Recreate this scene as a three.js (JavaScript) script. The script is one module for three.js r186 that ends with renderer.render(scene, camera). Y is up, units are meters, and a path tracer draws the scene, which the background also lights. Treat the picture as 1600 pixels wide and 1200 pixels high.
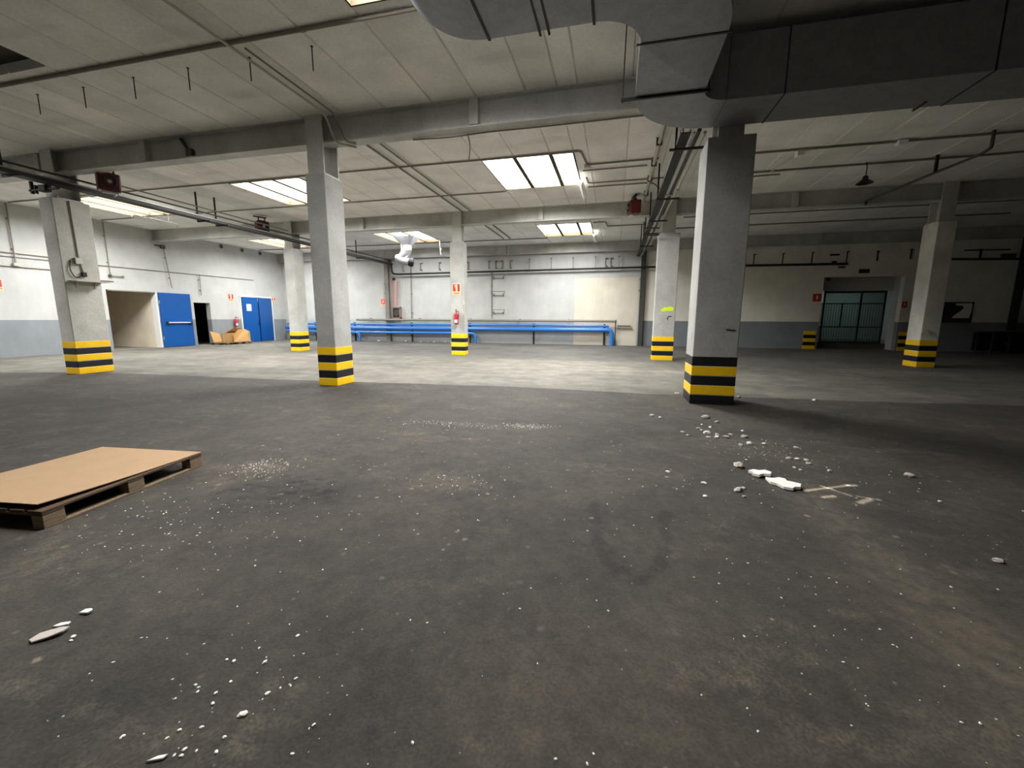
import * as THREE from 'three';
import { mergeGeometries } from 'three/addons/utils/BufferGeometryUtils.js';
import { RoundedBoxGeometry } from 'three/addons/geometries/RoundedBoxGeometry.js';
import { RectAreaLightUniformsLib } from 'three/addons/lights/RectAreaLightUniformsLib.js';

// Axes used below: x runs along the column rows (to the right), y up, d = depth into the hall (world z = -d).
RectAreaLightUniformsLib.init();
const renderer = new THREE.WebGLRenderer();
renderer.toneMapping = THREE.LinearToneMapping;
renderer.toneMappingExposure = 1.26;
renderer.shadowMap.enabled = true;
const scene = new THREE.Scene();
const camera = new THREE.PerspectiveCamera(2 * Math.atan(600 / 648.58) * 180 / Math.PI, 4 / 3, 0.05, 200);
camera.rotation.order = 'YXZ';
camera.rotation.set(-0.1583, 0.239, 0.0034);
camera.position.set(0, 1.55, 0);
scene.background = new THREE.Color(0.75, 0.82, 0.9);

// ---- daylight: overcast sky light coming down through the glazed roof openings [x0, x1, d0, d1]
const SKY = [
  [-3.65, -1.19, 3.0, 5.67], [-3.65, -1.19, 11.4, 14.05], [-3.65, -1.19, 19.45, 22.25],
  [-12.05, -9.46, 11.45, 14.05], [-12.05, -9.46, 19.5, 22.3],
  [-19.8, -17.25, 11.5, 14.1], [-19.8, -17.25, 19.6, 22.35], [-19.8, -17.25, 3.0, 5.67],
];
// [the last one below sits in the roof of the room behind the glazed doorway]
const SKY_LIGHT = [38, 68, 30, 44, 26, 40, 32, 30]; // glazing lets through more or less light with its dirt
const HATCH = [-12.05, -9.5, 3.0, 5.68];
const CEIL = 5.72, WELL = 0.16;
SKY.forEach(([x0, x1, d0, d1], i) => {
  const l = new THREE.RectAreaLight(new THREE.Color(0.995, 1.0, 1.0), SKY_LIGHT[i], x1 - x0 - 0.06, d1 - d0 - 0.06);
  l.position.set((x0 + x1) / 2, CEIL + WELL - 0.02, -(d0 + d1) / 2);
  l.rotation.x = -Math.PI / 2;
  l.name = 'skylight_daylight';
  scene.add(l);
});

{ // dim daylight in the room behind the glazed doorway
  const l = new THREE.RectAreaLight(new THREE.Color(0.95, 1.0, 1.0), 2.6, 1.6, 1.2);
  l.position.set(13.2, 3.78, -27.9); l.rotation.x = -Math.PI / 2; l.name = 'inner_room_daylight'; scene.add(l);
}

// ---- helpers
let seed = 7;
const rnd = () => { seed = (seed * 1664525 + 1013904223) >>> 0; return seed / 4294967296; };
const rr = (a, b) => a + (b - a) * rnd();
const V = (x, y, d) => new THREE.Vector3(x, y, -d);
const used = {};
function numbered(n) { used[n] = (used[n] || 0) + 1; return used[n] === 1 ? n : `${n}_${String(used[n] - 1).padStart(3, '0')}`; }
function shadows(o) { o.castShadow = true; o.receiveShadow = true; return o; }
function thing(name, label, category, [x, y, d] = [0, 0, 0], group) {
  const o = new THREE.Group(); o.name = numbered(name); o.position.copy(V(x, y, d)); scene.add(o);
  o.userData = { label, category }; if (group) o.userData.group = group; return o;
}
function struct(name) { const o = new THREE.Group(); o.name = numbered(name); o.userData = { kind: 'structure' }; scene.add(o); return o; }
function boxUV(g) {
  const p = g.attributes.position, n = g.attributes.normal, uv = new Float32Array(p.count * 2);
  for (let i = 0; i < p.count; i++) {
    const ax = Math.abs(n.getX(i)), ay = Math.abs(n.getY(i)), az = Math.abs(n.getZ(i));
    const X = p.getX(i), Y = p.getY(i), Z = p.getZ(i);
    if (ay >= ax && ay >= az) { uv[2 * i] = X; uv[2 * i + 1] = -Z; } else if (ax >= az) { uv[2 * i] = -Z; uv[2 * i + 1] = Y; } else { uv[2 * i] = X; uv[2 * i + 1] = Y; }
  }
  g.setAttribute('uv', new THREE.BufferAttribute(uv, 2)); return g;
}
function clean(g) {
  g = g.index ? g.toNonIndexed() : g;
  if (!g.attributes.normal) g.computeVertexNormals();
  for (const k of Object.keys(g.attributes)) if (!['position', 'normal', 'uv'].includes(k)) g.deleteAttribute(k);
  return g;
}
// geometries are made in hall coordinates; a part is shifted into its thing's own frame
function part(parent, name, geoms, mat, opts = {}) {
  const list = (Array.isArray(geoms) ? geoms : [geoms]).map(clean);
  for (const g of list) if (!opts.keepUV) boxUV(g);
  const g = list.length > 1 ? mergeGeometries(list) : list[0];
  if (parent && parent.position && !opts.local) { const q = worldPos(parent); g.translate(-q.x, -q.y, -q.z); }
  const m = shadows(new THREE.Mesh(g, mat)); m.name = name; parent.add(m);
  if (opts.label) m.userData.label = opts.label;
  return m;
}
const each = (parent, name, geoms, mat, opts) => geoms.map(g => part(parent, name, g, mat, opts));
function worldPos(o) { const q = new THREE.Vector3(); for (let k = o; k && k !== scene; k = k.parent) q.add(k.position); return q; }
function bx(x0, x1, y0, y1, d0, d1) { const g = new THREE.BoxGeometry(x1 - x0, y1 - y0, d1 - d0); g.translate((x0 + x1) / 2, (y0 + y1) / 2, -(d0 + d1) / 2); return g; }
function rbx(x0, x1, y0, y1, d0, d1, r = 0.015, s = 2) { const g = new RoundedBoxGeometry(x1 - x0, y1 - y0, d1 - d0, s, r); g.translate((x0 + x1) / 2, (y0 + y1) / 2, -(d0 + d1) / 2); return g; }
function rod(a, b, r, seg = 10) {
  const A = V(...a), B = V(...b), g = new THREE.CylinderGeometry(r, r, A.distanceTo(B), seg);
  g.applyQuaternion(new THREE.Quaternion().setFromUnitVectors(new THREE.Vector3(0, 1, 0), B.clone().sub(A).normalize()));
  const c = A.clone().add(B).multiplyScalar(0.5); g.translate(c.x, c.y, c.z); return g;
}
function pipe(pts, r, bend = 0.12, seg = 8) {
  const P = pts.map(p => V(...p)), path = new THREE.CurvePath();
  let last = P[0];
  for (let i = 1; i < P.length - 1; i++) {
    const b = Math.min(bend, P[i].distanceTo(P[i - 1]) * 0.45, P[i].distanceTo(P[i + 1]) * 0.45);
    const a = P[i].clone().add(P[i - 1].clone().sub(P[i]).setLength(b)), c = P[i].clone().add(P[i + 1].clone().sub(P[i]).setLength(b));
    path.add(new THREE.LineCurve3(last, a)); path.add(new THREE.QuadraticBezierCurve3(a, P[i], c)); last = c;
  }
  path.add(new THREE.LineCurve3(last, P[P.length - 1]));
  // sample each piece so that bends stay round and straights stay straight
  const samples = [];
  path.curves.forEach((c, k) => { const n = c.isLineCurve3 ? 1 : 6; for (let i = (k ? 1 : 0); i <= n; i++) samples.push(c.getPoint(i / n)); });
  const rings = [], up = new THREE.Vector3(0, 1, 0);
  let prevN = null;
  const pos = [], nor = [], idx = [];
  samples.forEach((s, i) => {
    const t = (samples[Math.min(i + 1, samples.length - 1)].clone().sub(samples[Math.max(i - 1, 0)])).normalize();
    let n = prevN ? prevN.clone().sub(t.clone().multiplyScalar(prevN.dot(t))) : new THREE.Vector3().crossVectors(Math.abs(t.y) > 0.9 ? new THREE.Vector3(1, 0, 0) : up, t);
    n.normalize(); prevN = n; const bnm = new THREE.Vector3().crossVectors(t, n);
    for (let k = 0; k < seg; k++) { const a = k / seg * Math.PI * 2, q = n.clone().multiplyScalar(Math.cos(a)).add(bnm.clone().multiplyScalar(Math.sin(a))); nor.push(q.x, q.y, q.z); pos.push(s.x + q.x * r, s.y + q.y * r, s.z + q.z * r); }
    if (i) for (let k = 0; k < seg; k++) { const a = (i - 1) * seg + k, b = (i - 1) * seg + (k + 1) % seg; idx.push(a, b, a + seg, b, b + seg, a + seg); }
  });
  const m = samples.length - 1;
  for (const [ring, flip] of [[0, true], [m, false]]) for (let k = 1; k < seg - 1; k++) { const a = ring * seg; idx.push(...(flip ? [a, a + k + 1, a + k] : [a, a + k, a + k + 1])); }
  const g = new THREE.BufferGeometry();
  g.setAttribute('position', new THREE.Float32BufferAttribute(pos, 3)); g.setAttribute('normal', new THREE.Float32BufferAttribute(nor, 3)); g.setIndex(idx);
  return g;
}
function prism(pts, y0, y1) { // plan polygon [[x, d], ...] extruded upwards
  const s = new THREE.Shape(pts.map(([x, d]) => new THREE.Vector2(x, d)));
  const g = new THREE.ExtrudeGeometry(s, { depth: y1 - y0, bevelEnabled: false, curveSegments: 16 });
  g.rotateX(-Math.PI / 2); g.translate(0, y0, 0); return g;
}

// ---- noise and textures
const hash = (x, y, s) => { let h = (x * 374761393 + y * 668265263 + s * 1442695041) | 0; h = Math.imul(h ^ (h >>> 13), 1274126177); return ((h ^ (h >>> 16)) >>> 0) / 4294967296; };
function vn(x, y, s = 0, per = 0) {
  const xi = Math.floor(x), yi = Math.floor(y); let fx = x - xi, fy = y - yi; fx = fx * fx * (3 - 2 * fx); fy = fy * fy * (3 - 2 * fy);
  const w = per ? v => ((v % per) + per) % per : v => v;
  const a = hash(w(xi), w(yi), s), b = hash(w(xi + 1), w(yi), s), c = hash(w(xi), w(yi + 1), s), d = hash(w(xi + 1), w(yi + 1), s);
  return a + (b - a) * fx + (c - a) * fy + (a - b - c + d) * fx * fy;
}
function fbm(x, y, oct, s = 0, per = 0) { let v = 0, a = 0.5, n = 0; for (let o = 0; o < oct; o++) { v += a * vn(x, y, s + o, per); n += a; a *= 0.5; x *= 2; y *= 2; per *= 2; } return v / n; }
function tex(w, h, fn, { srgb = true, repeat = 1, repeatY } = {}) {
  const a = new Uint8Array(w * h * 4);
  for (let j = 0; j < h; j++) for (let i = 0; i < w; i++) { const c = fn(i / w, j / h), k = (j * w + i) * 4; a[k] = Math.max(0, Math.min(255, c[0] * 255)); a[k + 1] = Math.max(0, Math.min(255, c[1] * 255)); a[k + 2] = Math.max(0, Math.min(255, c[2] * 255)); a[k + 3] = 255; }
  const t = new THREE.DataTexture(a, w, h); t.magFilter = THREE.LinearFilter; t.minFilter = THREE.LinearMipmapLinearFilter; t.generateMipmaps = true;
  t.wrapS = t.wrapT = THREE.RepeatWrapping; if (srgb) t.colorSpace = THREE.SRGBColorSpace; t.repeat.set(repeat, repeatY ?? repeat); t.needsUpdate = true; return t;
}
const g3 = v => [v, v, v];
// painted concrete: faint clouds, pores and drips; 3 m tile
const tConcrete = tex(768, 768, (u, v) => { const c = fbm(u * 6, v * 6, 5, 11, 6), f = fbm(u * 90, v * 90, 2, 31, 90), p = vn(u * 160, v * 160, 51, 160); return [0.84 + 0.2 * (c - 0.5) + 0.07 * (f - 0.5) - (p > 0.93 ? 0.12 : 0), 0.835 + 0.2 * (c - 0.5) + 0.07 * (f - 0.5) - (p > 0.93 ? 0.12 : 0), 0.82 + 0.21 * (c - 0.5) + 0.07 * (f - 0.5) - (p > 0.93 ? 0.12 : 0)]; }, { repeat: 1 / 3 });
const bConcrete = tex(512, 512, (u, v) => g3(0.55 * fbm(u * 24, v * 24, 4, 71, 24) + 0.45 * vn(u * 120, v * 120, 81, 120)), { srgb: false, repeat: 1 / 1.5 });
// ceiling boards: dingy paint with greyish blotches; 5 m tile
const tCeil = tex(768, 768, (u, v) => { const c = fbm(u * 7, v * 7, 5, 101, 7), s = fbm(u * 3, v * 9, 4, 121, 3), f = vn(u * 200, v * 200, 131, 200); const k = 0.89 + 0.14 * (c - 0.5) - 0.22 * Math.max(0, s - 0.58) + 0.05 * (f - 0.5); return [k + 0.06, k + 0.055, k + 0.04]; }, { repeat: 1 / 5 });
// painted blockwork: faint courses in the bump, soft grubby patches in the colour; 4 m tile
const tWall = tex(768, 768, (u, v) => { const c = fbm(u * 8, v * 8, 5, 151, 8), s = fbm(u * 20, v * 3, 3, 161, 3); const k = 0.93 + 0.09 * (c - 0.5) - 0.08 * Math.max(0, s - 0.6); return [k, k, k * 0.985]; }, { repeat: 1 / 4 });
const bWall = tex(1024, 1024, (u, v) => { const row = Math.floor(v * 20), y = v * 20 - row, x = (u * 10 + (row % 2) * 0.5) % 1; const j = Math.min(y, 1 - y) < 0.04 || Math.min(x, 1 - x) < 0.02 ? 0.55 : 0.8; return g3(j + 0.15 * (vn(u * 200, v * 200, 171, 200) - 0.5)); }, { srgb: false, repeat: 1 / 4 });
const tWood = tex(256, 256, (u, v) => { const r = fbm(u * 3, v * 40, 4, 201, 3), k = 0.62 + 0.4 * (r - 0.5) + 0.06 * (vn(u * 120, v * 120, 211, 120) - 0.5); return [k, k * 0.9, k * 0.77]; }, { repeat: 1 / 0.6 });
const tCard = tex(256, 256, (u, v) => { const k = 0.96 + 0.06 * (fbm(u * 10, v * 10, 4, 221, 10) - 0.5) + 0.03 * (vn(u * 120, v * 120, 225, 120) - 0.5); return [k, k, k]; }, { repeat: 1 });
const tGalv = tex(512, 512, (u, v) => { const a = vn(u * 46, v * 46, 231, 46), b = fbm(u * 8, v * 8, 4, 241, 8), k = 0.86 + 0.06 * (a - 0.5) + 0.1 * (b - 0.5); return [k, k, k * 1.01]; }, { repeat: 1 });
const rGalv = tex(256, 256, (u, v) => g3(0.5 + 0.35 * (fbm(u * 10, v * 10, 4, 261, 10) - 0.5) * 2), { srgb: false, repeat: 1 });
const bFloor = tex(512, 512, (u, v) => g3(0.5 * fbm(u * 20, v * 20, 4, 301, 20) + 0.5 * fbm(u * 128, v * 128, 2, 311, 128)), { srgb: false, repeat: 1 / 1.3 });

const std = (o) => new THREE.MeshStandardMaterial(o);
const hex = h => new THREE.Color(h);
const M = {
  ceil: [0xfcfbf8, 0xf6f5f1, 0xfffefb].map(c => std({ color: hex(c), map: tCeil, roughness: 0.9 })),
  wall: std({ color: hex(0xc6c7c6), map: tWall, roughness: 0.85, bumpMap: bWall, bumpScale: 0.006 }),
  wallCream: std({ color: hex(0xfffaee), map: tWall, roughness: 0.85, bumpMap: bWall, bumpScale: 0.006 }),
  wallBeige: std({ color: hex(0xfdf0dc), map: tWall, roughness: 0.9 }),
  dado: std({ color: hex(0x8d9399), map: tWall, roughness: 0.7, bumpMap: bWall, bumpScale: 0.005 }),
  dadoPale: std({ color: hex(0xb6b9bc), map: tWall, roughness: 0.7, bumpMap: bWall, bumpScale: 0.005 }),
  patch: std({ color: hex(0xddd5c6), map: tWall, roughness: 0.95 }),
  column: std({ color: hex(0xcdcdca), map: tConcrete, roughness: 0.8, bumpMap: bConcrete, bumpScale: 0.003 }),
  columnFresh: std({ color: hex(0xf6f3ec), map: tConcrete, roughness: 0.8, bumpMap: bConcrete, bumpScale: 0.003 }),
  rawColumn: std({ color: hex(0xdad8d2), map: tConcrete, roughness: 0.9, bumpMap: bConcrete, bumpScale: 0.004 }),
  yellow: std({ color: hex(0xffcc08), roughness: 0.45, map: tCard }),
  black: std({ color: hex(0x17171a), roughness: 0.42, map: tCard }),
  steel: std({ color: hex(0xe4e3e0), map: tConcrete, roughness: 0.55, metalness: 0.1 }),
  steelMid: std({ color: hex(0x97928a), map: tConcrete, roughness: 0.6, metalness: 0.1 }),
  steelDark: std({ color: hex(0x56544f), map: tConcrete, roughness: 0.6, metalness: 0.2 }),
  blackMetal: std({ color: hex(0x211e1b), roughness: 0.6, metalness: 0.2 }),
  conduit: std({ color: hex(0x857c70), roughness: 0.7 }),
  conduitPale: std({ color: hex(0xb9b3a6), roughness: 0.5 }),
  zinc: std({ color: hex(0xb0aea8), roughness: 0.35, metalness: 0.7 }),
  duct: std({ color: hex(0xa9adaf), map: tGalv, roughness: 0.5, metalness: 0.35 }),
  ductSeam: std({ color: hex(0x2a2a2b), roughness: 0.6, metalness: 0.4 }),
  ductBright: std({ color: hex(0xd4d7d8), map: tGalv, roughness: 0.4, metalness: 0.6 }),
  timber: std({ color: hex(0x43361e), map: tCeil, roughness: 0.85 }),
  hatch: std({ color: hex(0x3b342c), roughness: 0.9 }),
  blueDoor: std({ color: hex(0x02509c), roughness: 0.35, map: tCard }),
  bluePipe: std({ color: hex(0x2f6fb8), roughness: 0.28 }),
  greyBar: std({ color: hex(0xb7b0da), roughness: 0.3, metalness: 0.2 }),
  red: std({ color: hex(0xc01f2e), roughness: 0.35 }),
  redDark: std({ color: hex(0x421517), roughness: 0.5 }),
  heater: std({ color: hex(0x5e1418), roughness: 0.45 }),
  cabinet: std({ color: hex(0x9a7a72), roughness: 0.5 }),
  riser: std({ color: hex(0xc08078), roughness: 0.5 }),
  white: std({ color: hex(0xf2f0ea), roughness: 0.4 }),
  wood: std({ color: hex(0xd6cdbd), map: tWood, roughness: 0.85 }),
  woodDark: std({ color: hex(0x8c7c6a), map: tWood, roughness: 0.9 }),
  board: std({ color: hex(0xa58664), map: tCard, roughness: 0.8 }),
  cardboard: std({ color: hex(0xc99d63), map: tCard, roughness: 0.9 }),
  plaster: std({ color: hex(0xe9e6df), roughness: 0.95 }),
  plasterGrey: std({ color: hex(0xb7aea5), roughness: 0.95 }),
  storePaint: std({ color: hex(0x9b968b), map: tWall, roughness: 0.95 }),
  frame: std({ color: hex(0x39423f), roughness: 0.5, metalness: 0.3 }),
  glass: new THREE.MeshPhysicalMaterial({ color: hex(0xc3cecb), roughness: 0.08, transmission: 1, thickness: 0 }),
  limeSpray: std({ color: hex(0xd3ea1f), roughness: 0.6 }),
  glazing: std({ color: hex(0xffffff), roughness: 0.5, emissive: hex(0xfffdf5), emissiveIntensity: 2.2 }),
};

// ---- floor: dark sealed front bay, pale worn middle band, grey rear bay
const smooth = (a, b, x) => { const t = Math.max(0, Math.min(1, (x - a) / (b - a))); return t * t * (3 - 2 * t); };
const EDGE = [[-30, 7.6], [-16.4, 7.75], [-13.9, 8.5], [-8.8, 8.6], [-5.3, 8.83], [-2.2, 9.05], [0.6, 8.9], [3.6, 9.05], [7.2, 9.35], [30, 9.9]];
function edgeAt(x) { for (let i = 1; i < EDGE.length; i++) if (x <= EDGE[i][0]) { const [a, b] = [EDGE[i - 1], EDGE[i]]; return a[1] + (b[1] - a[1]) * (x - a[0]) / (b[0] - a[0]); } return 9.9; }
const blobs = [ // dark wet-looking stains and pale dust patches: [x, d, rx, rd, strength]
  [-2.85, 2.85, 0.6, 0.4, -0.07], [-2.75, 3.2, 0.5, 0.3, -0.05],
  [-3.5, 3.4, 0.35, 0.25, 0.07], [-1.9, 5.6, 1.1, 0.22, 0.035], [-1.1, 5.75, 0.35, 0.16, 0.05], [-1.45, 3.5, 0.5, 0.25, 0.05], [1.5, 5.4, 0.7, 0.5, 0.04], [2.05, 5.0, 0.35, 0.25, 0.04],
];
function segDist(x, d, ax, ad, bx2, bd) { const vx = bx2 - ax, vd = bd - ad, t = Math.max(0, Math.min(1, ((x - ax) * vx + (d - ad) * vd) / (vx * vx + vd * vd))); return Math.hypot(x - ax - vx * t, d - ad - vd * t); }
const tyre = [[-0.09, 3.4], [-0.06, 2.9], [0.02, 2.52], [0.22, 2.38], [0.36, 2.62], [0.44, 2.95], [0.46, 3.35]];
const scrapes = [[1.75, 4.12, 2.2, 4.36, 0.025], [1.95, 4.28, 2.1, 4.1, 0.02], [1.85, 4.0, 1.95, 4.05, 0.03], [2.1, 3.95, 2.22, 4.05, 0.035], [2.15, 4.1, 2.3, 4.06, 0.015], [2.2, 4.36, 2.27, 4.38, 0.03]];
function floorColor(x, d) {
  const n1 = fbm(x * 0.55 + 40, d * 0.55 + 40, 5, 401), n2 = fbm(x * 3.1 + 9, d * 3.1 + 9, 4, 421), n3 = fbm(x * 17, d * 17, 3, 441), n4 = vn(x * 120, d * 120, 461);
  const streak = fbm(x * 0.35, d * 2.6, 4, 481);
  const wob = 0.12 * (fbm(x * 1.1, d * 1.1, 3, 501) - 0.5) + 0.05 * (n3 - 0.5);
  const e = smooth(-0.05, 0.05, d - edgeAt(x) + wob);
  const backLine = x < -14.6 ? 16.0 + (-14.6 - x) * 0.9 : 15.35 - Math.max(0, x - 2) * 0.06;
  const b = smooth(-0.08, 0.08, d - backLine + wob * 1.5) * (x < -20 ? 0 : 1);
  let k = 0.222 + 0.09 * (n1 - 0.5) + 0.09 * (n2 - 0.5) + 0.07 * (n3 - 0.5) + 0.06 * (n4 - 0.5);
  const tint = fbm(x * 1.3 + 70, d * 1.3 + 20, 3, 541) - 0.5; // brownish and greenish patches
  let w = [1.015 + 0.06 * tint, 0.93, 0.8 - 0.02 * tint];
  // scuffed chalky smudges
  const sm = fbm(x * 2.3 + 11, d * 5.1 + 5, 4, 561); k += 0.04 * smooth(0.58, 0.8, sm) * (0.2 + 1.4 * n3 * n4 * 2);
  // dark drips left of the middle
  if (x > -3.9 && x < -1.9 && d > 2.3 && d < 4.1) { const q = Math.hypot((x + 2.9) / 0.75, (d - 2.95) / 0.55), c2 = vn(x * 11, d * 15, 571); k -= 0.075 * smooth(0.66, 0.78, c2) * (1 - smooth(0.5, 1.1, q)); }
  // dust brushed into a long pale trail on the right
  const tr = segDist(x, d, 1.75, 4.1, 1.78, 1.2) + 0.25 * (n2 - 0.5);
  k += 0.085 * (1 - smooth(0.0, 0.45, tr)) * (0.6 + 0.8 * n3);
  for (const [px, pd, rx, rd, s] of blobs) { const q = Math.hypot((x - px) / rx, (d - pd) / rd) + 0.9 * (n2 - 0.5); if (q < 1.2) k += s * (1 - smooth(0.3, 1.1, q)) * (s < 0 ? (n3 > 0.5 ? 1 : 0.15) : 0.5 + n3); }
  if (x > -0.5 && x < 0.9 && d > 2 && d < 3.8) { let m = 9; for (let i = 1; i < tyre.length; i++) m = Math.min(m, segDist(x, d, ...tyre[i - 1], ...tyre[i])); k -= 0.045 * (1 - smooth(0.01, 0.08, m + 0.06 * (n3 - 0.5))); }
  if (x > 1.5 && x < 2.6 && d > 3.6 && d < 4.6) for (const [ax, ad, cx, cd, r] of scrapes) { const m = segDist(x, d, ax, ad, cx, cd) + 0.02 * (n4 - 0.5) + 0.02 * (n3 - 0.5); k += 0.42 * (1 - smooth(r * 0.2, r * 1.2, m)); }
  // chalky specks trodden into the surface
  const cell = 0.09, ix = Math.floor(x / cell), id = Math.floor(d / cell), hs = hash(ix, id, 601);
  const dens = 0.05 + 0.22 * smooth(0.45, 0.7, fbm(x * 0.8 + 3, d * 0.8, 3, 621));
  if (hs < dens) { const cx = (ix + 0.2 + 0.6 * hash(ix, id, 602)) * cell, cd = (id + 0.2 + 0.6 * hash(ix, id, 603)) * cell, r = 0.004 + 0.022 * hash(ix, id, 604) ** 3; const q = Math.hypot(x - cx, (d - cd)) / r + 0.8 * (n4 - 0.5); if (q < 1.3) k += (0.06 + 0.22 * hash(ix, id, 605) ** 2) * (1 - smooth(0.4, 1.25, q)); }
  const dark = [k * w[0], k * w[1], k * w[2]];
  const kp = 0.385 + 0.14 * (n1 - 0.5) + 0.1 * (streak - 0.5) + 0.14 * (n2 - 0.5) + 0.06 * (n3 - 0.5), pale = [kp, kp * 0.96, kp * 0.87];
  const kb = 0.335 + 0.12 * (n1 - 0.5) + 0.05 * (streak - 0.5) + 0.1 * (n2 - 0.5), back = [kb, kb * 0.97, kb * 0.91];
  return [0, 1, 2].map(i => { const f = dark[i] + (pale[i] - dark[i]) * e; return f + (back[i] - f) * b; });
}
const FX0 = -22.2, FX1 = 25.9, FD0 = -8, FD1 = 24.65, NX0 = -5.2, NX1 = 4.2, ND0 = 0.3, ND1 = 6.5;
function floorTex(x0, x1, d0, d1, w, h) {
  const t = tex(w, h, (u, v) => floorColor(x0 + (x1 - x0) * (u + 0.5 / w), d0 + (d1 - d0) * (v + 0.5 / h)), { repeat: 1 });
  t.wrapS = t.wrapT = THREE.ClampToEdgeWrapping; t.repeat.set(1 / (x1 - x0), 1 / (d1 - d0)); t.offset.set(-x0 / (x1 - x0), -d0 / (d1 - d0)); return t;
}
const floorMat = (map) => std({ map, roughness: 0.92, bumpMap: bFloor, bumpScale: 0.004 });
{
  const f = struct('floor'), far = floorMat(floorTex(FX0, FX1, FD0, FD1, 2048, 1400)), near = floorMat(floorTex(NX0, NX1, ND0, ND1, 2048, 1360));
  part(f, 'near_slab', bx(NX0, NX1, -0.2, 0, ND0, ND1), near);
  part(f, 'slab', [bx(FX0, FX1, -0.2, 0, ND1, FD1), bx(FX0, FX1, -0.2, 0, FD0, ND0), bx(FX0, NX0, -0.2, 0, ND0, ND1), bx(NX1, FX1, -0.2, 0, ND0, ND1)], far);
  part(f, 'passage_slab', [bx(-36.2, FX0, -0.2, 0, 12.7, 26.8)], std({ color: hex(0xa09a8c), map: tConcrete, roughness: 0.85 }));
  part(f, 'raised_slab', [bx(9.9, 17, -0.2, 0.3, 25.45, 30), bx(10.2, 13.62, -0.2, 0, 24.65, 25.45)], std({ color: hex(0x6a655c), map: tConcrete, roughness: 0.85 }));
}

// ---- walls
const PB = -28;
{
  const w = struct('wall_left'), X0 = -22.5, X1 = -22.2;
  const seg = (d0, d1, y0, y1, m, n) => part(w, n, bx(X0, X1, y0, y1, d0, d1), m);
  for (const [a, b] of [[-8.3, 14.16], [16.3, 18.15], [19.1, 24.65]]) { seg(a, b, 0, 1.4, M.dado, 'dado'); seg(a, b, 1.4, 6.02, M.wall, 'upper_wall'); }
  seg(14.16, 16.3, 2.75, 6.02, M.wall, 'lintel'); seg(18.15, 19.1, 2.31, 6.02, M.wall, 'lintel');
  // the passage and the dark store behind the openings
  part(w, 'passage_wall', [bx(PB, X0, -0.2, 3.4, 16.3, 16.5), bx(PB, X0, -0.2, 3.4, 12.7, 12.9), bx(PB - 0.2, PB, -0.2, 3.4, 12.7, 16.5)], M.wallBeige);
  part(w, 'passage_ceiling', bx(PB - 0.2, X0, 3.3, 3.5, 12.7, 16.5), M.wallBeige);
  part(w, 'store_wall', bx(-36, X0, -0.2, 3.4, 17.1, 17.3), M.storePaint); part(w, 'store_wall', bx(-36, X0, -0.2, 3.4, 26.6, 26.8), M.storePaint); part(w, 'store_wall', bx(-36.2, -36, -0.2, 3.4, 17.1, 26.8), M.storePaint);
  part(w, 'store_wall', bx(X0, X0 + 0.2, -0.2, 3.4, 24.95, 26.8), M.storePaint); part(w, 'store_ceiling', bx(-36.2, X0 + 0.2, 3.4, 3.6, 17.1, 26.8), M.storePaint);
}
{
  const w = struct('wall_back'), D0 = 24.65, D1 = 24.95;
  for (const [a, b, m] of [[-22.5, 1.42, M.wall], [1.42, 10.2, M.wallCream], [13.62, 26.2, M.wallCream]]) { part(w, 'dado', bx(a, b, 0, 1.4, D0, D1), m === M.wall ? M.dadoPale : M.dado); part(w, 'upper_wall', bx(a, b, 1.4, 6.02, D0, D1), m); }
  part(w, 'lintel', bx(10.2, 13.62, 3.62, 6.02, D0, D1), M.wallCream);
  part(w, 'plaster_patch', [bx(-2.3, 1.22, 0, 3.8, D0 - 0.012, D0 + 0.02)], M.patch, { label: 'bare beige plaster patch' });
  // reveal, header and the room behind the grille
  part(w, 'reveal', [bx(13.62, 13.9, 0, 3.62, D1, 25.5), bx(9.9, 10.2, 0, 3.62, D1, 25.5), bx(9.9, 13.9, 3.62, 3.9, D1, 25.5)], M.wall);
  part(w, 'header', bx(10.2, 13.62, 2.97, 3.62, 25.4, 25.5), M.wall);
  part(w, 'side_panel', bx(10.2, 10.62, 0.3, 1.15, 25.4, 25.47), M.wall);
  part(w, 'inner_room_wall', [bx(9.7, 9.9, 0, 3.9, 25.5, 30), bx(16.9, 17.1, 0, 3.9, 25.5, 30), bx(9.7, 17.1, 0, 3.9, 30, 30.2), bx(9.7, 17.1, 3.8, 4, 25.5, 30), bx(13.9, 17.1, 0, 3.9, 25.3, 25.5)], std({ color: hex(0xb9c2bd), roughness: 0.9 }));
}
{ const w = struct('window_9'); part(w, 'pane', bx(12.35, 14.05, 3.785, 3.8, 27.25, 28.55), std({ color: hex(0xffffff), roughness: 0.5, emissive: hex(0xf2ffff), emissiveIntensity: 0.8 })); }
{ const w = struct('wall_right'); part(w, 'dado', bx(25.9, 26.2, 0, 1.4, -8, 24.65), M.dado); part(w, 'upper_wall', bx(25.9, 26.2, 1.4, 6.02, -8, 24.65), M.wall); }
{ const w = struct('wall_front'); part(w, 'dado', bx(-22.5, 26.2, 0, 1.4, -8.3, -8), M.dado); part(w, 'upper_wall', bx(-22.5, 26.2, 1.4, 6.02, -8.3, -8), M.wall); }

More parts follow.
